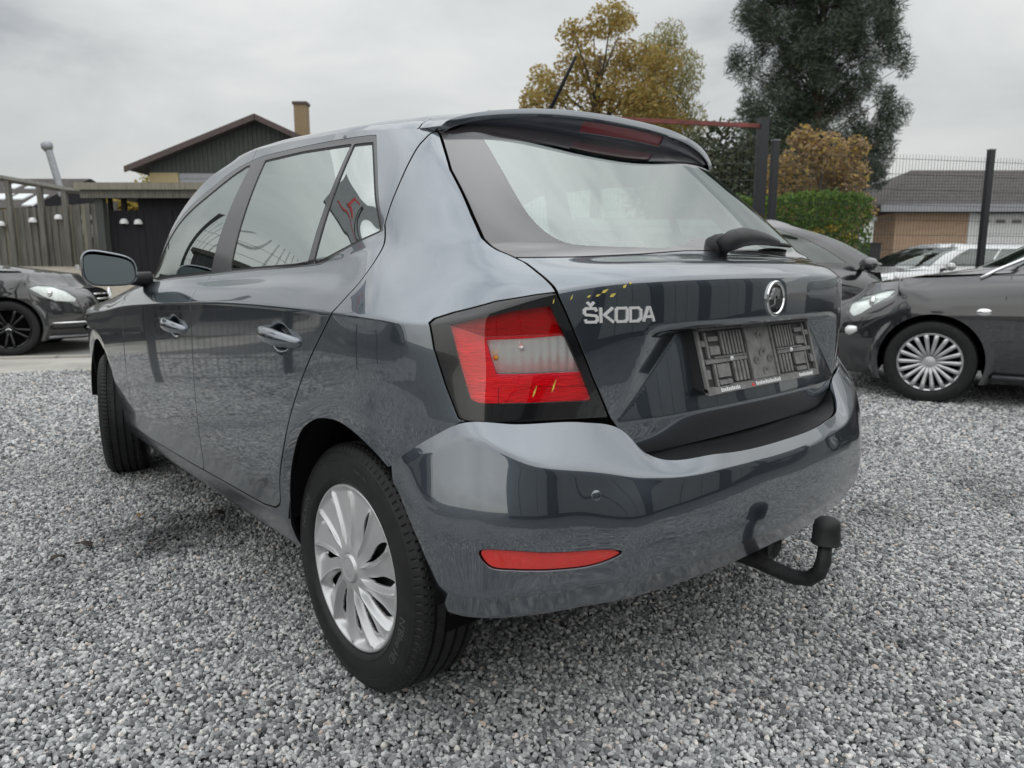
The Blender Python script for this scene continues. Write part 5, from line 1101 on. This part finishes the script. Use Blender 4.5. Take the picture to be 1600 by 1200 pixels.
def cover_surf():
    nr, nth = 84, 960; rr = np.concatenate([np.linspace(.0, .036, 18), np.linspace(.038, .199, nr-18)]); th = np.linspace(0, 2*np.pi, nth)
    Rg, Tg = np.meshgrid(rr, th, indexing='ij'); sw = .26*np.clip((Rg-.03)/.17, 0, 1)**1.1
    t = ((Tg+sw)*12/(2*np.pi)) % 1
    # each blade: sharp raised leading rib, falling to a hollow beside the slot
    rib = np.exp(-((t-.13)/.062)**2); fall = np.where(t > .13, np.clip(1-(t-.13)/.62, 0, 1), np.clip(t/.13, 0, 1))
    env = sstep(.042, .085, Rg)*(1-sstep(.178, .192, Rg))
    h = .0795+.008*(1-(Rg/.2)**2)+env*(.0075*rib+.0095*fall-.011)
    h -= .010*env*np.exp(-((t-.86)/.10)**2)*sstep(.15, .175, Rg)
    h += .003*sstep(.186, .189, Rg)-.012*sstep(.1955, .199, Rg)
    h = np.where(Rg < .0345, .0925+.003*(1-(Rg/.034)**2)-np.where(Rg > .0, .002*(1-sstep(.0245, .0262, Rg)), 0)-.010*sstep(.0322, .0345, Rg), h)
    G = np.stack([Rg*1.035*np.cos(Tg), h, Rg*1.035*np.sin(Tg)], 2); s = Surf.from_grid(G)
    if s.A[len(s.A)//2, 4] < 0: s = Surf.from_grid(G, flip=True)
    u = Rg.ravel(); tt = t.ravel(); half = .25*np.clip((u-.064)/.07, 0, 1)**.7*np.sqrt(np.clip((.163-u)/.045, 0, 1))
    f = np.abs(tt-.86)-half; f = np.where((u < .064) | (u > .163), .02+np.abs(tt-.86)*.1, f)
    return s.cut(f*.05)
TYRE = tyre_mesh(); COVER = cover_surf()
BAR = MB()
BAR.lathe([(.197, -.085), (.200, -.075), (.186, -.06), (.183, .02), (.190, .034), (.200, .044), (.196, .048), (.187, .044), (.182, .036), (.175, .028), (.150, .034), (.11, .042), (.075, .038), (.04, .042), (0, .042)], 48, R=rot(x=-math.pi/2))
for k in range(5):
    a = 2*math.pi*k/5; BAR.lathe([(.011, 0), (.011, .012), (0, .014)], 8, (.05*math.cos(a), .04, .05*math.sin(a)), rot(x=-math.pi/2))
def make_wheel():
    w = BAR.build('wheel', 'dark_steel', CAR, smooth=True, autos=True)
    t = link('tyre', TYRE, None, w)
    COVER.build('wheel_cover', 'wheel_silver', w, depth=.006, roll=.0008)
    for s, size, r0, a0 in (('NEXEN', .030, .234, .50), ("N'Blue HD", .030, .234, 3.62), ('185/60R15 84H', .010, .252, 2.05)):
        V, F = ring_text(s, size, r0, a0, 0, .0009); MB().add(V, F).build('tyre_lettering', 'rubber_lettering', w, kind='stuff')
    MB().lathe([(.150, .0), (.150, .010), (.06, .010)], 40, (0, .02, 0), rot(x=-math.pi/2)).build('brake_disc', 'brake_dust', w)
    return w
W0 = make_wheel(); W0.location = (0, .7285, .3005); W0.rotation_euler = (math.radians(1.0), .35, 0)
for x, y, rz in ((2.465, .735, -.29), (0, -.7285, math.pi), (2.465, -.735, math.pi-.29)):
    w = copy_tree(W0, CAR); w.location = (x, y, .3005); w.rotation_euler = (0, .9*y, rz)
# ---- cabin
def cushion(c, d, R=None, b=.05): return MB().box(c, d, R)
for y in (.36, -.36):
    st = cushion((1.15, y, .50), (.50, .50, .16)).build('front_seat', 'cabin_cloth', CAR, bevel=.05)
    cushion((.86, y, .80), (.14, .48, .56), rot(y=-.22)).build('seat_back', 'cabin_cloth', st, bevel=.05)
    cushion((.76, y, 1.13), (.10, .27, .18), rot(y=-.2)).build('headrest', 'cabin_cloth', st, bevel=.035)
bk = cushion((.35, 0, .50), (.48, 1.25, .16)).build('rear_bench', 'cabin_cloth', CAR, bevel=.05)
cushion((.08, 0, .78), (.14, 1.25, .50), rot(y=-.3)).build('seat_back', 'cabin_cloth', bk, bevel=.05)
for y in (.38, 0, -.38): cushion((-.02, y, 1.05), (.09, .25, .15), rot(y=-.2)).build('headrest', 'cabin_cloth', bk, bevel=.03)
cushion((1.66, 0, .86), (.42, 1.38, .20)).build('dashboard', 'plastic_black', CAR, bevel=.05)
th_ = np.linspace(0, 2*math.pi, 25); MB().tube([(1.36+.09*math.sin(a), .36+.18*math.cos(a), .92+.155*math.sin(a)) for a in th_], .014, 8, False).build('steering_wheel', 'plastic_black', CAR, smooth=True)
MB().box((-.19, 0, .93), (.36, 1.16, .03)).build('parcel_shelf', 'cabin_cloth', CAR)
# ---- yellow leaf scraps stuck to the wet tail
leaf_n = 0
for (y, z, ang, ln, wd, where) in ((.518, .969, .5, .017, .006, 'longest yellow leaf scrap, above the letter S on the tailgate'), (.531, .961, .4, .012, .0045, 'yellow leaf scrap just left below the longest one, above the S'), (.478, .978, .7, .011, .006, 'yellow leaf scrap above the K, topmost but one on the tailgate'), (.548, .959, .5, .010, .004, 'small yellow leaf scrap left of the S, next to the tail light'), (.579, .957, 1.1, .012, .0025, 'thin yellow sliver on the tailgate at the upper corner of the tail light'), (.503, .961, .5, .015, .007, 'broad orange yellow leaf scrap above the letter K'), (.612, .950, 1.3, .011, .002, 'hair thin yellow needle on the black upper corner of the tail light'), (.465, .984, .6, .008, .005, 'tiny yellow leaf scrap farthest right above the letter O'), (.414, .918, -.5, .008, .002, 'faint yellow speck right of the letter A'), (.654, .776, 1.2, .024, .0035, 'yellow needle on the red lower lens, the left of two'), (.617, .785, 1.2, .028, .0035, 'yellow needle on the red lower lens, the right of two')):
    x, nn = on_surface(REARS, y, z); nn = Vector(nn); a = nn.cross(Vector((0, 0, 1))).normalized(); b = nn.cross(a).normalized()*-1
    d1 = a*math.cos(ang)+b*math.sin(ang); d1 = -a*math.cos(ang)+b*math.sin(ang); d2 = nn.cross(d1)
    P = Vector((x, y, z))+nn*.0012; mb = MB()
    V = [P-d1*ln/2, P-d1*ln*.1+d2*wd/2, P+d1*ln/2, P-d1*ln*.1-d2*wd/2]; V2 = [v+nn*.0012 for v in V]
    mb.add(V+V2, [(3, 2, 1, 0), (4, 5, 6, 7)]+[(i, (i+1) % 4, 4+(i+1) % 4, 4+i) for i in range(4)])
    on_tl = z < .8
    o = mb.build('leaf_scrap', 'leaf_yellow')
    tag(o, where, 'leaf', 'needles on the tail light' if on_tl else 'leaf scraps on the tailgate')
# ================================================================== the other cars
simple('alloy_black', (.018, .018, .020), .3, metal=.5, coat=.5); simple('lamp_glow', (.78, .79, .78), .25, metal=.15, coat=1, var=.25, scale=14)
simple('plate_white', (.70, .71, .72), .4); simple('plate_blue', (.02, .06, .35), .4)
SWM = {}
def simple_wheel(car, R, rim, n, mat, w=.20, pair=False, star=False):
    mb = MB().lathe([(rim, -w/2), (R-.03, -w/2), (R, -w/2+.03), (R, w/2-.03), (R-.012, w/2-.008), (R-.04, w/2), (rim+.012, w/2-.004), (rim, w/2-.012)], 64, R=rot(x=-math.pi/2))
    t = mb.build('wheel', 'rubber', car, smooth=True, autos=True)
    r = MB().lathe([(rim+.001, w/2-.014), (rim-.006, w/2-.004), (rim-.016, w/2-.010), (rim-.022, w/2-.05), (rim-.03, -.05)], 64, R=rot(x=-math.pi/2)); r.build('rim', mat, t, smooth=True, autos=True)
    MB().lathe([(.065, w/2-.055), (.058, w/2-.03), (.03, w/2-.022), (0, w/2-.02)], 28, R=rot(x=-math.pi/2)).build('hub', mat, t, smooth=True, autos=True)
    MB().lathe([(rim-.03, -.02), (0, -.02)], 40, R=rot(x=-math.pi/2)).build('brake', 'inner_dark', t)
    for k in range(n):
        a = 2*math.pi*k/n+(.10*(1 if k % 2 else -1) if pair else 0); c, s = math.cos(a), math.sin(a); sp = MB()
        wd0, wd1 = (.014, .017) if n > 12 else (.013, .015)
        sp.tube([(.045*c, w/2-.035, .045*s), (.10*c, w/2-.028, .10*s), (rim*.75*c, w/2-.018, rim*.75*s), ((rim-.012)*c, w/2-.010, (rim-.012)*s)], [wd0, wd0, wd1, wd1*1.05], 8); sp.build('spoke', mat, t, smooth=True)
    if star:
        for k in range(3):
            a = math.pi/2+2*math.pi*k/3; MB().tube([(0, w/2-.012, 0), (.035*math.cos(a), w/2-.013, .035*math.sin(a))], [.007, .003], 6).build('hub_star', 'chrome', t)
    return t
def parked_car(name, label, p, org, az, paint, lamp, grille, wheel, doors, z=0, cat='car', group=None, intake=None):
    T = thing(name, label, cat, (org[0], org[1], z), az, group)
    G, st = other_grid(p, .022); s = Surf.from_grid(G, st)
    if s.A[np.argmax(s.A[:, 1]), 4] < 0: s = Surf.from_grid(G, st, flip=True)
    W = p['W']/2
    arch = lambda cx: [(cx+p['ar']*math.cos(a), p['wr']+.01+p['ar']*math.sin(a)) for a in np.linspace(-1.0, math.pi+1.0, 36)]
    af, ar_ = arch(0), arch(-p['wb'])
    box = lambda lo, hi, a, b: (lambda q: np.minimum(np.minimum(q.A[:, 6]-lo, hi-q.A[:, 6])*.08, np.minimum(q.A[:, 7]-a, b-q.A[:, 7])*.15))
    R_side = [box(8.22, 9.86, 5.15, 8.9), box(8.22, 9.86, 9.15, 12.2)]; R_f = box(8.08, 9.95, -1, 3.5); R_b = box(8.2, 9.9, 14.6, 99)
    lampf = (lambda q: np.where(q.A[:, 0] > .1, np.minimum(sdf(q.A[:, 0], q.A[:, 2], lamp), np.abs(q.A[:, 1])-.44), -.1))
    grf = (lambda q: np.where(q.A[:, 0] > .45, sdf(np.abs(q.A[:, 1]), q.A[:, 2], grille), -.1))
    skin = s
    for f in R_side+[R_f, R_b, lampf, grf]: skin = skin.cut(-f(skin)-.0008)
    for a in (af, ar_): skin = skin.cut(-np.where(skin.A[:, 1] > .4, sdf(skin.A[:, 0], skin.A[:, 2], a), -.1))
    skin = skin.cut(skin.A[:, 6]-.05)
    for d in doors:   # shut lines
        xd = lambda q: np.interp(q.A[:, 2], [.2, .45, .7, p['zb'], p['zb']+.1], [d+.03, d-.01, d, d-.04, d-.12]); skin = skin.cut(np.where(skin.A[:, 6] < 7.9, np.abs(skin.A[:, 0]-xd(skin))-.003, .1))
    skin.joined(skin.mirror()).build('body', paint, T, depth=.012)
    sh = cutall(s, [lambda q: q.A[:, 6]-.3, lambda q: 7.9-q.A[:, 6]]).moved(-.02)
    for a in (af, ar_): sh = sh.cut(-np.where(sh.A[:, 1] > .4, sdf(sh.A[:, 0], sh.A[:, 2], a), -.1))
    sh.joined(sh.mirror()).build('inner_shell', 'inner_dark', T, depth=0)
    for f in R_side:
        w = s.cut(f(s)).moved(-.004)
        w.build('side_window', CARGLASS, T, depth=.004); w.mirror().build('side_window', CARGLASS, T, depth=.004)
    w = s.cut(R_f(s)).moved(-.004); w.joined(w.mirror()).build('windscreen', CARGLASS, T, depth=.004)
    w = s.cut(R_b(s)).moved(-.004); w.joined(w.mirror()).build('rear_window', CARGLASS, T, depth=.004)
    for k in (0, 1):
        m_ = (lambda q: q.mirror()) if k else (lambda q: q)
        l0 = m_(s.cut(lampf(s))).moved(-.012).build('headlight', 'lamp_glow', T, depth=0); m_(s.cut(lampf(s)+.0)).build('headlight_cover', PLAINGLASS, l0, depth=.01, roll=.0006)
        xs = np.array(lamp); cx, cz = xs[:, 0].mean(), xs[:, 1].mean(); q = np.argmin((s.A[:, 0]-cx)**2+(s.A[:, 2]-cz)**2); pp = s.A[q, :3]; 
        MB().lathe([(.055, 0), (.05, .02), (.035, .035), (0, .04)], 20, (pp[0]-.045, (-1 if k else 1)*(abs(pp[1])-.02), pp[2]), rot(y=math.pi/2)).build('lamp_barrel', 'chrome', l0, smooth=True)
    g = s.cut(grf(s)).moved(-.02); g.joined(g.mirror()).build('grille', 'plastic_black', T, depth=0)
    for k in (-1, 1):
        for cx in (0, -p['wb']):
            aa = [q for q in arch(cx) if q[1] > .2]; n = len(aa); MB().add([(q[0], k*(W-.03), q[1]) for q in aa]+[(q[0], k*.5, q[1]) for q in aa], [(i, i+1, n+i+1, n+i) for i in range(n-1)]+[tuple(range(n, 2*n))]).build('arch_liner', 'inner_dark', T)
            if cx == 0 and k == -1: w0 = simple_wheel(T, *wheel); w0.location = (0, -(W-.125), wheel[1-1]); w0.rotation_euler = (0, 0, math.pi)
            else:
                ww = copy_tree(w0, T); ww.location = (cx, k*(W-.125), wheel[0]); ww.rotation_euler = (0, .3*cx, 0 if k > 0 else math.pi)
    MB().box((-p['wb']/2, 0, .24), (p['wb']-.7, p['W']-.3, .05)).build('floor_pan', 'inner_dark', T)
    for y in (.38, -.38):
        xs0 = p['xc']-.95; st_ = MB().box((xs0, y, .62), (.5, .5, .16)).build('seat', 'cabin_cloth', T, bevel=.05); MB().box((xs0-.28, y, .90), (.14, .48, .56), rot(y=-.2)).build('seat_back', 'cabin_cloth', st_, bevel=.05); MB().box((xs0-.36, y, 1.22), (.09, .25, .16), rot(y=-.2)).build('headrest', 'cabin_cloth', st_, bevel=.03)
    MB().box((p['xc']-.40, 0, p['zb']-.06), (.45, p['W']-.45, .16)).build('dashboard', 'plastic_black', T, bevel=.04)
    for k in (1, -1):
        mm = MB(); mm.lathe([(.0, -.05), (.06, -.045), (.085, 0), (.075, .05), (.03, .085), (0, .09)], 20, (0, 0, 0), rot(y=math.pi/2)); mm.v = [(v[0], v[1]*1.25, v[2]*.85) for v in mm.v]; mm.v = [(v[0]+p['xc']-.42, k*(W+.07)+v[1], v[2]+p['zb']+.06) for v in mm.v]
        mo = mm.build('door_mirror', paint, T, smooth=True); MB().tube([(p['xc']-.40, k*(W+.03), p['zb']+.02), (p['xc']-.38, k*(W-.09), p['zb']+.01)], .025, 8).build('mirror_foot', 'plastic_black', mo, smooth=True)
    for d in doors[1:]:
        for k in (1, -1): MB().tube([(d+.30, k*(W-.005), .80), (d+.24, k*(W+.03), .802), (d+.12, k*(W+.03), .805), (d+.07, k*(W-.005), .805)], .013, 8).build('door_handle', paint, T, smooth=True)
    return T, s
# --- black coupe, left
M = dict(MERC); M.update(ov=.95)
LM = [(.25, .790), (.32, .826), (.45, .816), (.60, .757), (.70, .665), (.685, .625), (.50, .640), (.38, .702)]
T1, s1 = parked_car('black_coupe', 'black coupe with black spoked wheels and a star in its grille on the left', M, (9.44, .22), -1.95, BLACKP, LM, [(-.1, .775), (.43, .775), (.50, .70), (.45, .60), (-.1, .59)], (.325, .235, 10, 'alloy_black', .22, True, True), [-.62, -1.95])
def nose_x(y, z): q = s1.A[(s1.A[:, 0] > .3)]; return float(q[np.argmin((q[:, 1]-abs(y))**2+(q[:, 2]-z)**2), 0])
for z in (.645, .705): MB().tube([(nose_x(y, z)+.004, y, z) for y in np.linspace(-.46, .46, 17)], .012, 6).build('grille_bar', 'chrome', T1, smooth=True)
nx = nose_x(0, .68); st_ = MB(); st_.tube([(nx+.022, .095*math.cos(a), .68+.095*math.sin(a)) for a in np.linspace(0, 2*math.pi, 33)], .011, 8, False)
stb = st_.build('star_ring', 'chrome', T1, smooth=True)
for k in range(3):
    a = math.pi/2+2*math.pi*k/3; MB().tube([(nx+.025, 0, .68), (nx+.022, .09*math.cos(a), .68+.09*math.sin(a))], [.017, .005], 6).build('star_arm', 'chrome', stb)
for k in (1, -1):
    MB().tube([(nose_x(y, .377)+.006, k*y, .377) for y in (.855, .82, .77, .71, .64)], [.010, .014, .014, .012, .008], 8).build('running_light', 'chrome', T1, smooth=True)
    MB().tube([(nose_x(y, .33)-.012, k*y, .33) for y in (.84, .78, .70, .60)], .028, 8).build('air_intake', 'plastic_black', T1, smooth=True)
MB().tube([(nose_x(y, .21)+.004, y, .21) for y in np.linspace(-.85, .85, 21)], .016, 8).build('front_lip', 'grey_panel', T1, smooth=True)
pl = MB().box((nose_x(0, .47)+.012, 0, .47), (.012, .52, .11)).build('number_plate', 'plate_white', T1, bevel=.003); MB().box((nose_x(0, .47)+.0195, -.235, .47), (.004, .05, .11)).build('plate_band', 'plate_blue', pl)
# --- black hatchback, right
LO = [(.60, .683), (.585, .745), (.53, .790), (.34, .850), (.27, .858), (.30, .815), (.40, .745), (.50, .665), (.56, .640)]
T2, s2 = parked_car('black_hatchback', 'black hatchback with many spoked silver wheels, parked nose left on the right edge', OPEL, (.727, -5.141), .30, NIGHTP, LO, [(-.1, .70), (.42, .69), (.40, .52), (-.1, .50)], (.315, .222, 18, 'wheel_silver', .20, False, False), [-.42, -1.55])
MB().tube([(-.27, .835, .945), (-.36, .80, 1.0), (-.53, .745, 1.085), (-.70, .715, 1.155)], .013, 8).build('chrome_trim', 'chrome', T2, smooth=True)
pill = MB().lathe([(.030, 0), (.030, .006), (.024, .010), (0, .010)], 24, (0, 0, 0), rot(x=-math.pi/2)); pill.v = [(v[0]*1.6-.314, v[1]+.897, v[2]*.85+.704) for v in pill.v]; pill.build('side_badge', 'chrome', T2, smooth=True, autos=True)
MB().tube([(.52, .835, .545), (.565, .79, .53), (.60, .73, .52)], [.02, .045, .03], 10).build('fog_lamp', 'lamp_glow', T2, smooth=True)
MB().tube([(-.40, .895, .235), (-1.3, .895, .225), (-2.2, .89, .235)], .022, 8).build('sill_strip', 'trim_black', T2, smooth=True)
# --- dark small car behind, nose right
D = dict(OPEL); D.update(ov=.78, wb=2.45, ro=.6, W=1.66, hn=.78, hf=.94, hc=1.06, zb=1.0, H=1.55, xc=.42, xr=-.70, xt=-2.75, wr=.30, ar=.34)
az = -2.16; o3 = FR(4.28, 8.35); o3 = (o3[0]-.78*math.cos(az), o3[1]-.78*math.sin(az))
LD = [(.55, .74), (.50, .80), (.30, .93), (.10, .98), (.12, .93), (.28, .84), (.42, .74)]
T3, s3 = parked_car('small_dark_car', 'dark violet grey small car with steep windscreen, half hidden behind the grey hatchback', D, o3, az, NIGHTP, LD, [(-.1, .68), (.38, .67), (.36, .52), (-.1, .50)], (.30, .20, 10, 'wheel_silver', .18, False, False), [-.10, -1.20])
# --- silver car on the street beyond the mesh fence
D4 = dict(OPEL); D4.update(H=1.46); o4 = FR(6.65, 13.3)
T4, s4 = parked_car('silver_car', 'pale silver car on the street beyond the mesh fence', D4, o4, math.atan2(EV[1], EV[0]), SILVERP, LO, [(-.1, .70), (.42, .69), (.40, .52), (-.1, .50)], (.315, .215, 10, 'wheel_silver', .20, False, False), [-.42, -1.55], z=float(ground_z(o4[0], o4[1])))
# --- white car behind the board fence
D5 = dict(OPEL); D5.update(H=1.98, hc=1.34, hf=1.15, hn=.9, zb=1.25, xr=-1.0, xt=-3.2); o5 = FR(-12.4, 22)
T5, s5 = parked_car('white_car', 'white car whose roof shows above the board fence by the shed', D5, o5, -2.29+math.pi, WHITEP, LO, [(-.1, .70), (.42, .69), (.40, .52), (-.1, .50)], (.315, .215, 10, 'wheel_silver', .20, False, False), [-.42, -1.55], z=float(ground_z(o5[0], o5[1])))
# ================================================================== gravel: clumps of crushed stone scattered over the lot
def stone_mat():
    m, t, b = nmat('crushed_stone'); at = N(t, 'ShaderNodeAttribute', attribute_name='shade'); at.attribute_type = 'GEOMETRY'
    c = rampn(t, at.outputs['Fac'], [(0, (.085, .088, .092)), (.22, (.20, .206, .21)), (.5, (.42, .426, .426)), (.75, (.65, .65, .64)), (.92, (.77, .76, .73)), (.955, (.62, .50, .42)), (1, (.78, .76, .72))])
    g = N(t, 'ShaderNodeNewGeometry'); tcn = N(t, 'ShaderNodeTexCoord')
    n1 = N(t, 'ShaderNodeTexNoise', Scale=420, Detail=4, Roughness=.7); t.links.new(g.outputs['Position'], n1.inputs['Vector'])
    n2 = N(t, 'ShaderNodeTexNoise', Scale=1.0, Detail=5, Roughness=.6); t.links.new(g.outputs['Position'], n2.inputs['Vector'])
    m1 = N(t, 'ShaderNodeMix', data_type='RGBA', blend_type='MULTIPLY'); m1.inputs[0].default_value = 1; t.links.new(c, m1.inputs[6]); t.links.new(rampn(t, n1.outputs['Fac'], [(.3, (.72,)*3), (.7, (1.22,)*3)]), m1.inputs[7])
    m2 = N(t, 'ShaderNodeMix', data_type='RGBA', blend_type='MULTIPLY'); m2.inputs[0].default_value = 1; t.links.new(m1.outputs[2], m2.inputs[6]); t.links.new(rampn(t, n2.outputs['Fac'], [(.28, (.45,)*3), (.44, (.92,)*3), (.7, (1.1,)*3)]), m2.inputs[7])
    # damp dirty patch beside the sill
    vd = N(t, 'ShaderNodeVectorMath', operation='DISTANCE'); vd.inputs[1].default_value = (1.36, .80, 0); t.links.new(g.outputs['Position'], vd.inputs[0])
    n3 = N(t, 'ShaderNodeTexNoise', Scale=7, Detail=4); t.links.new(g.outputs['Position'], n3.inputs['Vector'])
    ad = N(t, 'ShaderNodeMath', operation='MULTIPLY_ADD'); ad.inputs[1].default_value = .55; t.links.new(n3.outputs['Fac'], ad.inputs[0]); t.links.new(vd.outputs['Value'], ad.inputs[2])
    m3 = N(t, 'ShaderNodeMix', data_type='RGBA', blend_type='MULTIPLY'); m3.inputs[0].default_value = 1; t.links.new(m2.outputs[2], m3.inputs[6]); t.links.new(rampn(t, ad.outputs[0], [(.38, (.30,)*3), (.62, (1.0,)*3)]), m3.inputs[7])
    t.links.new(m3.outputs[2], b.inputs['Base Color']); b.inputs['Roughness'].default_value = .62; b.inputs['Specular IOR Level'].default_value = .35; return m
STONE = stone_mat()
def ico():
    bm = bmesh.new(); bmesh.ops.create_icosphere(bm, subdivisions=2, radius=1); V = np.array([v.co[:] for v in bm.verts]); F = np.array([[v.index for v in f.verts] for f in bm.faces]); bm.free(); return V, F
IV, IF = ico()
def stone_variants(n, r):
    out = []
    for k in range(n):
        V = IV.copy()
        for _ in range(9):      # cleave flat facets
            d = r.normal(size=3); d /= np.linalg.norm(d); h = r.uniform(.52, .86); q = V @ d; V -= np.where(q > h, q-h, 0)[:, None]*d
        V *= r.uniform(.75, 1.2, 3)*np.array([1.0, .82, .66]); V += r.normal(size=V.shape)*.02; out.append(V)
    return out
SV = stone_variants(14, rng)
def clump(k, size, spacing, ss):
    r = np.random.default_rng(100+k); VV = []; FF = []; sh = []; o = 0; n = int(size/spacing)
    for lay, zz in ((0, .0), (1, .0055)):
        for i in range(n):
            for j in range(n):
                if lay and r.random() > .26: continue
                p = ((np.array([i+.5, j+.5])+r.uniform(-.5, .5, 2))*spacing)-size/2; V = SV[r.integers(len(SV))]; sc = ss*.5*r.choice([.7, .9, 1.0, 1.1, 1.35], p=[.2, .25, .25, .2, .1])
                A = r.normal(size=(3, 3)); Q, _ = np.linalg.qr(A); tilt = np.eye(3) if r.random() < .35 else Q; az = r.uniform(0, 2*np.pi); Rz = np.array([[np.cos(az), -np.sin(az), 0], [np.sin(az), np.cos(az), 0], [0, 0, 1]])
                W = (V @ tilt.T @ Rz.T)*sc; W[:, :2] += p; W[:, 2] += zz+sc*.30+r.uniform(-.0015, .002); VV.append(W); FF.append(IF+o); o += len(V); sh.append(np.full(len(V), np.clip(r.beta(2.0, 2.3)*.93 if r.random() > .03 else r.uniform(.93, 1), 0, 1)))
    me = mesh_np('gravel_clump', np.concatenate(VV), [np.concatenate(FF)], smooth=False); a = me.attributes.new('shade', 'FLOAT', 'POINT'); a.data.foreach_set('value', np.concatenate(sh).astype(np.float32)); me.materials.append(STONE)
    return bpy.data.objects.new('gravel_clump', me)
CL = [clump(k, .136, .0113, .0163) for k in range(8)]
def in_lot(P): return (P @ NV < 5.80)
def scatter(step, sc, test):
    g = np.arange(-14, 14, step); X, Y = np.meshgrid(g, g); P = np.stack([X.ravel(), Y.ravel()], 1)+rng.uniform(-.07, .07, (X.size, 2))*step; P = P[in_lot(P) & test(P)]; return P, np.full(len(P), sc)
def polar(P): d = P-CAM_POS[:2]; r = np.hypot(d[:, 0], d[:, 1]); fw = d @ FH; la = np.abs(d @ RH); return r, (fw > .35) & (la < fw*.95+.35)
near = lambda P: (polar(P)[0] < 4.6) & polar(P)[1]
mid = lambda P: ((polar(P)[0] >= 4.6) & (polar(P)[0] < 8.5)) & polar(P)[1] | ((polar(P)[0] < 5.5) & ~polar(P)[1] & (P[:, 0] > -3.2) & (np.abs(P[:, 1]) < 5))
far = lambda P: ((polar(P)[0] >= 8.5) & (polar(P)[0] < 14)) & polar(P)[1] | ((polar(P)[0] < 9) & (P[:, 1] > 1.5) & (P[:, 0] > 1.0) & ~polar(P)[1] & (polar(P)[0] >= 5.5))
PT = [scatter(.104, 1.0, near), scatter(.150, 1.45, mid), scatter(.235, 2.2, far)]
PP = np.concatenate([p for p, _ in PT]); SC = np.concatenate([s for _, s in PT])
me = bpy.data.meshes.new('gravel'); me.vertices.add(len(PP)); me.vertices.foreach_set('co', np.concatenate([PP, np.full((len(PP), 1), -.004)], 1).astype(np.float32).ravel())
for nm, arr, ty in (('size', SC, 'FLOAT'), ('turn', rng.uniform(0, 6.283, len(PP)), 'FLOAT'), ('kind_index', rng.integers(0, len(CL), len(PP)), 'INT')):
    a = me.attributes.new(nm, ty, 'POINT'); a.data.foreach_set('value', arr.astype(np.int32 if ty == 'INT' else np.float32))
GR = link('gravel', me, STONE); GR['kind'] = 'stuff'; GR['label'] = 'grey crushed stone gravel covering the lot'
ng = bpy.data.node_groups.new('gravel_scatter', 'GeometryNodeTree'); ng.interface.new_socket('Geometry', in_out='INPUT', socket_type='NodeSocketGeometry'); ng.interface.new_socket('Geometry', in_out='OUTPUT', socket_type='NodeSocketGeometry')
gi = ng.nodes.new('NodeGroupInput'); go = ng.nodes.new('NodeGroupOutput'); iop = ng.nodes.new('GeometryNodeInstanceOnPoints'); jn = ng.nodes.new('GeometryNodeJoinGeometry')
for o in CL[::-1]:
    oi = ng.nodes.new('GeometryNodeObjectInfo'); oi.inputs['Object'].default_value = o; oi.inputs['As Instance'].default_value = True; ng.links.new(oi.outputs['Geometry'], jn.inputs[0])
def nattr(nm, ty):
    n = ng.nodes.new('GeometryNodeInputNamedAttribute'); n.data_type = ty; n.inputs['Name'].default_value = nm; return n.outputs['Attribute']
cx_ = ng.nodes.new('ShaderNodeCombineXYZ'); ng.links.new(nattr('turn', 'FLOAT'), cx_.inputs['Z'])
ng.links.new(gi.outputs[0], iop.inputs['Points']); ng.links.new(jn.outputs[0], iop.inputs['Instance']); iop.inputs['Pick Instance'].default_value = True
ng.links.new(nattr('kind_index', 'INT'), iop.inputs['Instance Index']); ng.links.new(cx_.outputs[0], iop.inputs['Rotation']); ng.links.new(nattr('size', 'FLOAT'), iop.inputs['Scale']); ng.links.new(iop.outputs[0], go.inputs[0])
md = GR.modifiers.new('scatter', 'NODES'); md.node_group = ng

# ------------------------------------------------------------------ fallen leaves on the gravel
simple('dead_leaf', (.045, .032, .022), .8, var=.4, scale=60); simple('brown_leaf', (.16, .085, .03), .7, var=.3, scale=60)
def fallen(x, y, ln, rz, mat, label):
    n = 9; V = []; r = random.Random(int(x*1000))
    for i in range(n):
        t = i/(n-1); w = ln*.32*math.sin(math.pi*t)**.8*(1+.25*math.sin(9*t)); z = .006+.010*math.sin(math.pi*t)+r.uniform(0, .003)
        V += [(ln*(t-.5), -w, z+.006), (ln*(t-.5), 0, z), (ln*(t-.5), w, z+.007)]
    F = [(3*i+k, 3*i+3+k, 3*i+4+k, 3*i+1+k) for i in range(n-1) for k in (0, 1)]
    o = MB().add(V, F).build('fallen_leaf', mat, smooth=True); o.location = (x, y, .012); o.rotation_euler = (r.uniform(-.2, .2), r.uniform(-.2, .2), rz); tag(o, label, 'leaf', 'fallen leaves on the gravel')
    so = o.modifiers.new('thickness', 'SOLIDIFY'); so.thickness = .0008
fallen(1.401, 1.142, .075, .6, 'dead_leaf', 'black rotting leaf on the gravel left of the rear wheel, the larger of two')
fallen(1.32, 1.235, .05, 2.0, 'dead_leaf', 'small black rotting leaf on the gravel at the far left')
fallen(1.42, .66, .06, 1.1, 'dead_leaf', 'dark leaf in the damp patch beside the door sill')
fallen(1.60, .90, .05, 2.6, 'brown_leaf', 'brown leaf on the gravel near the front door')
fallen(-1.02, -1.15, .05, .3, 'brown_leaf', 'brown leaf on the gravel right of the tow bar')
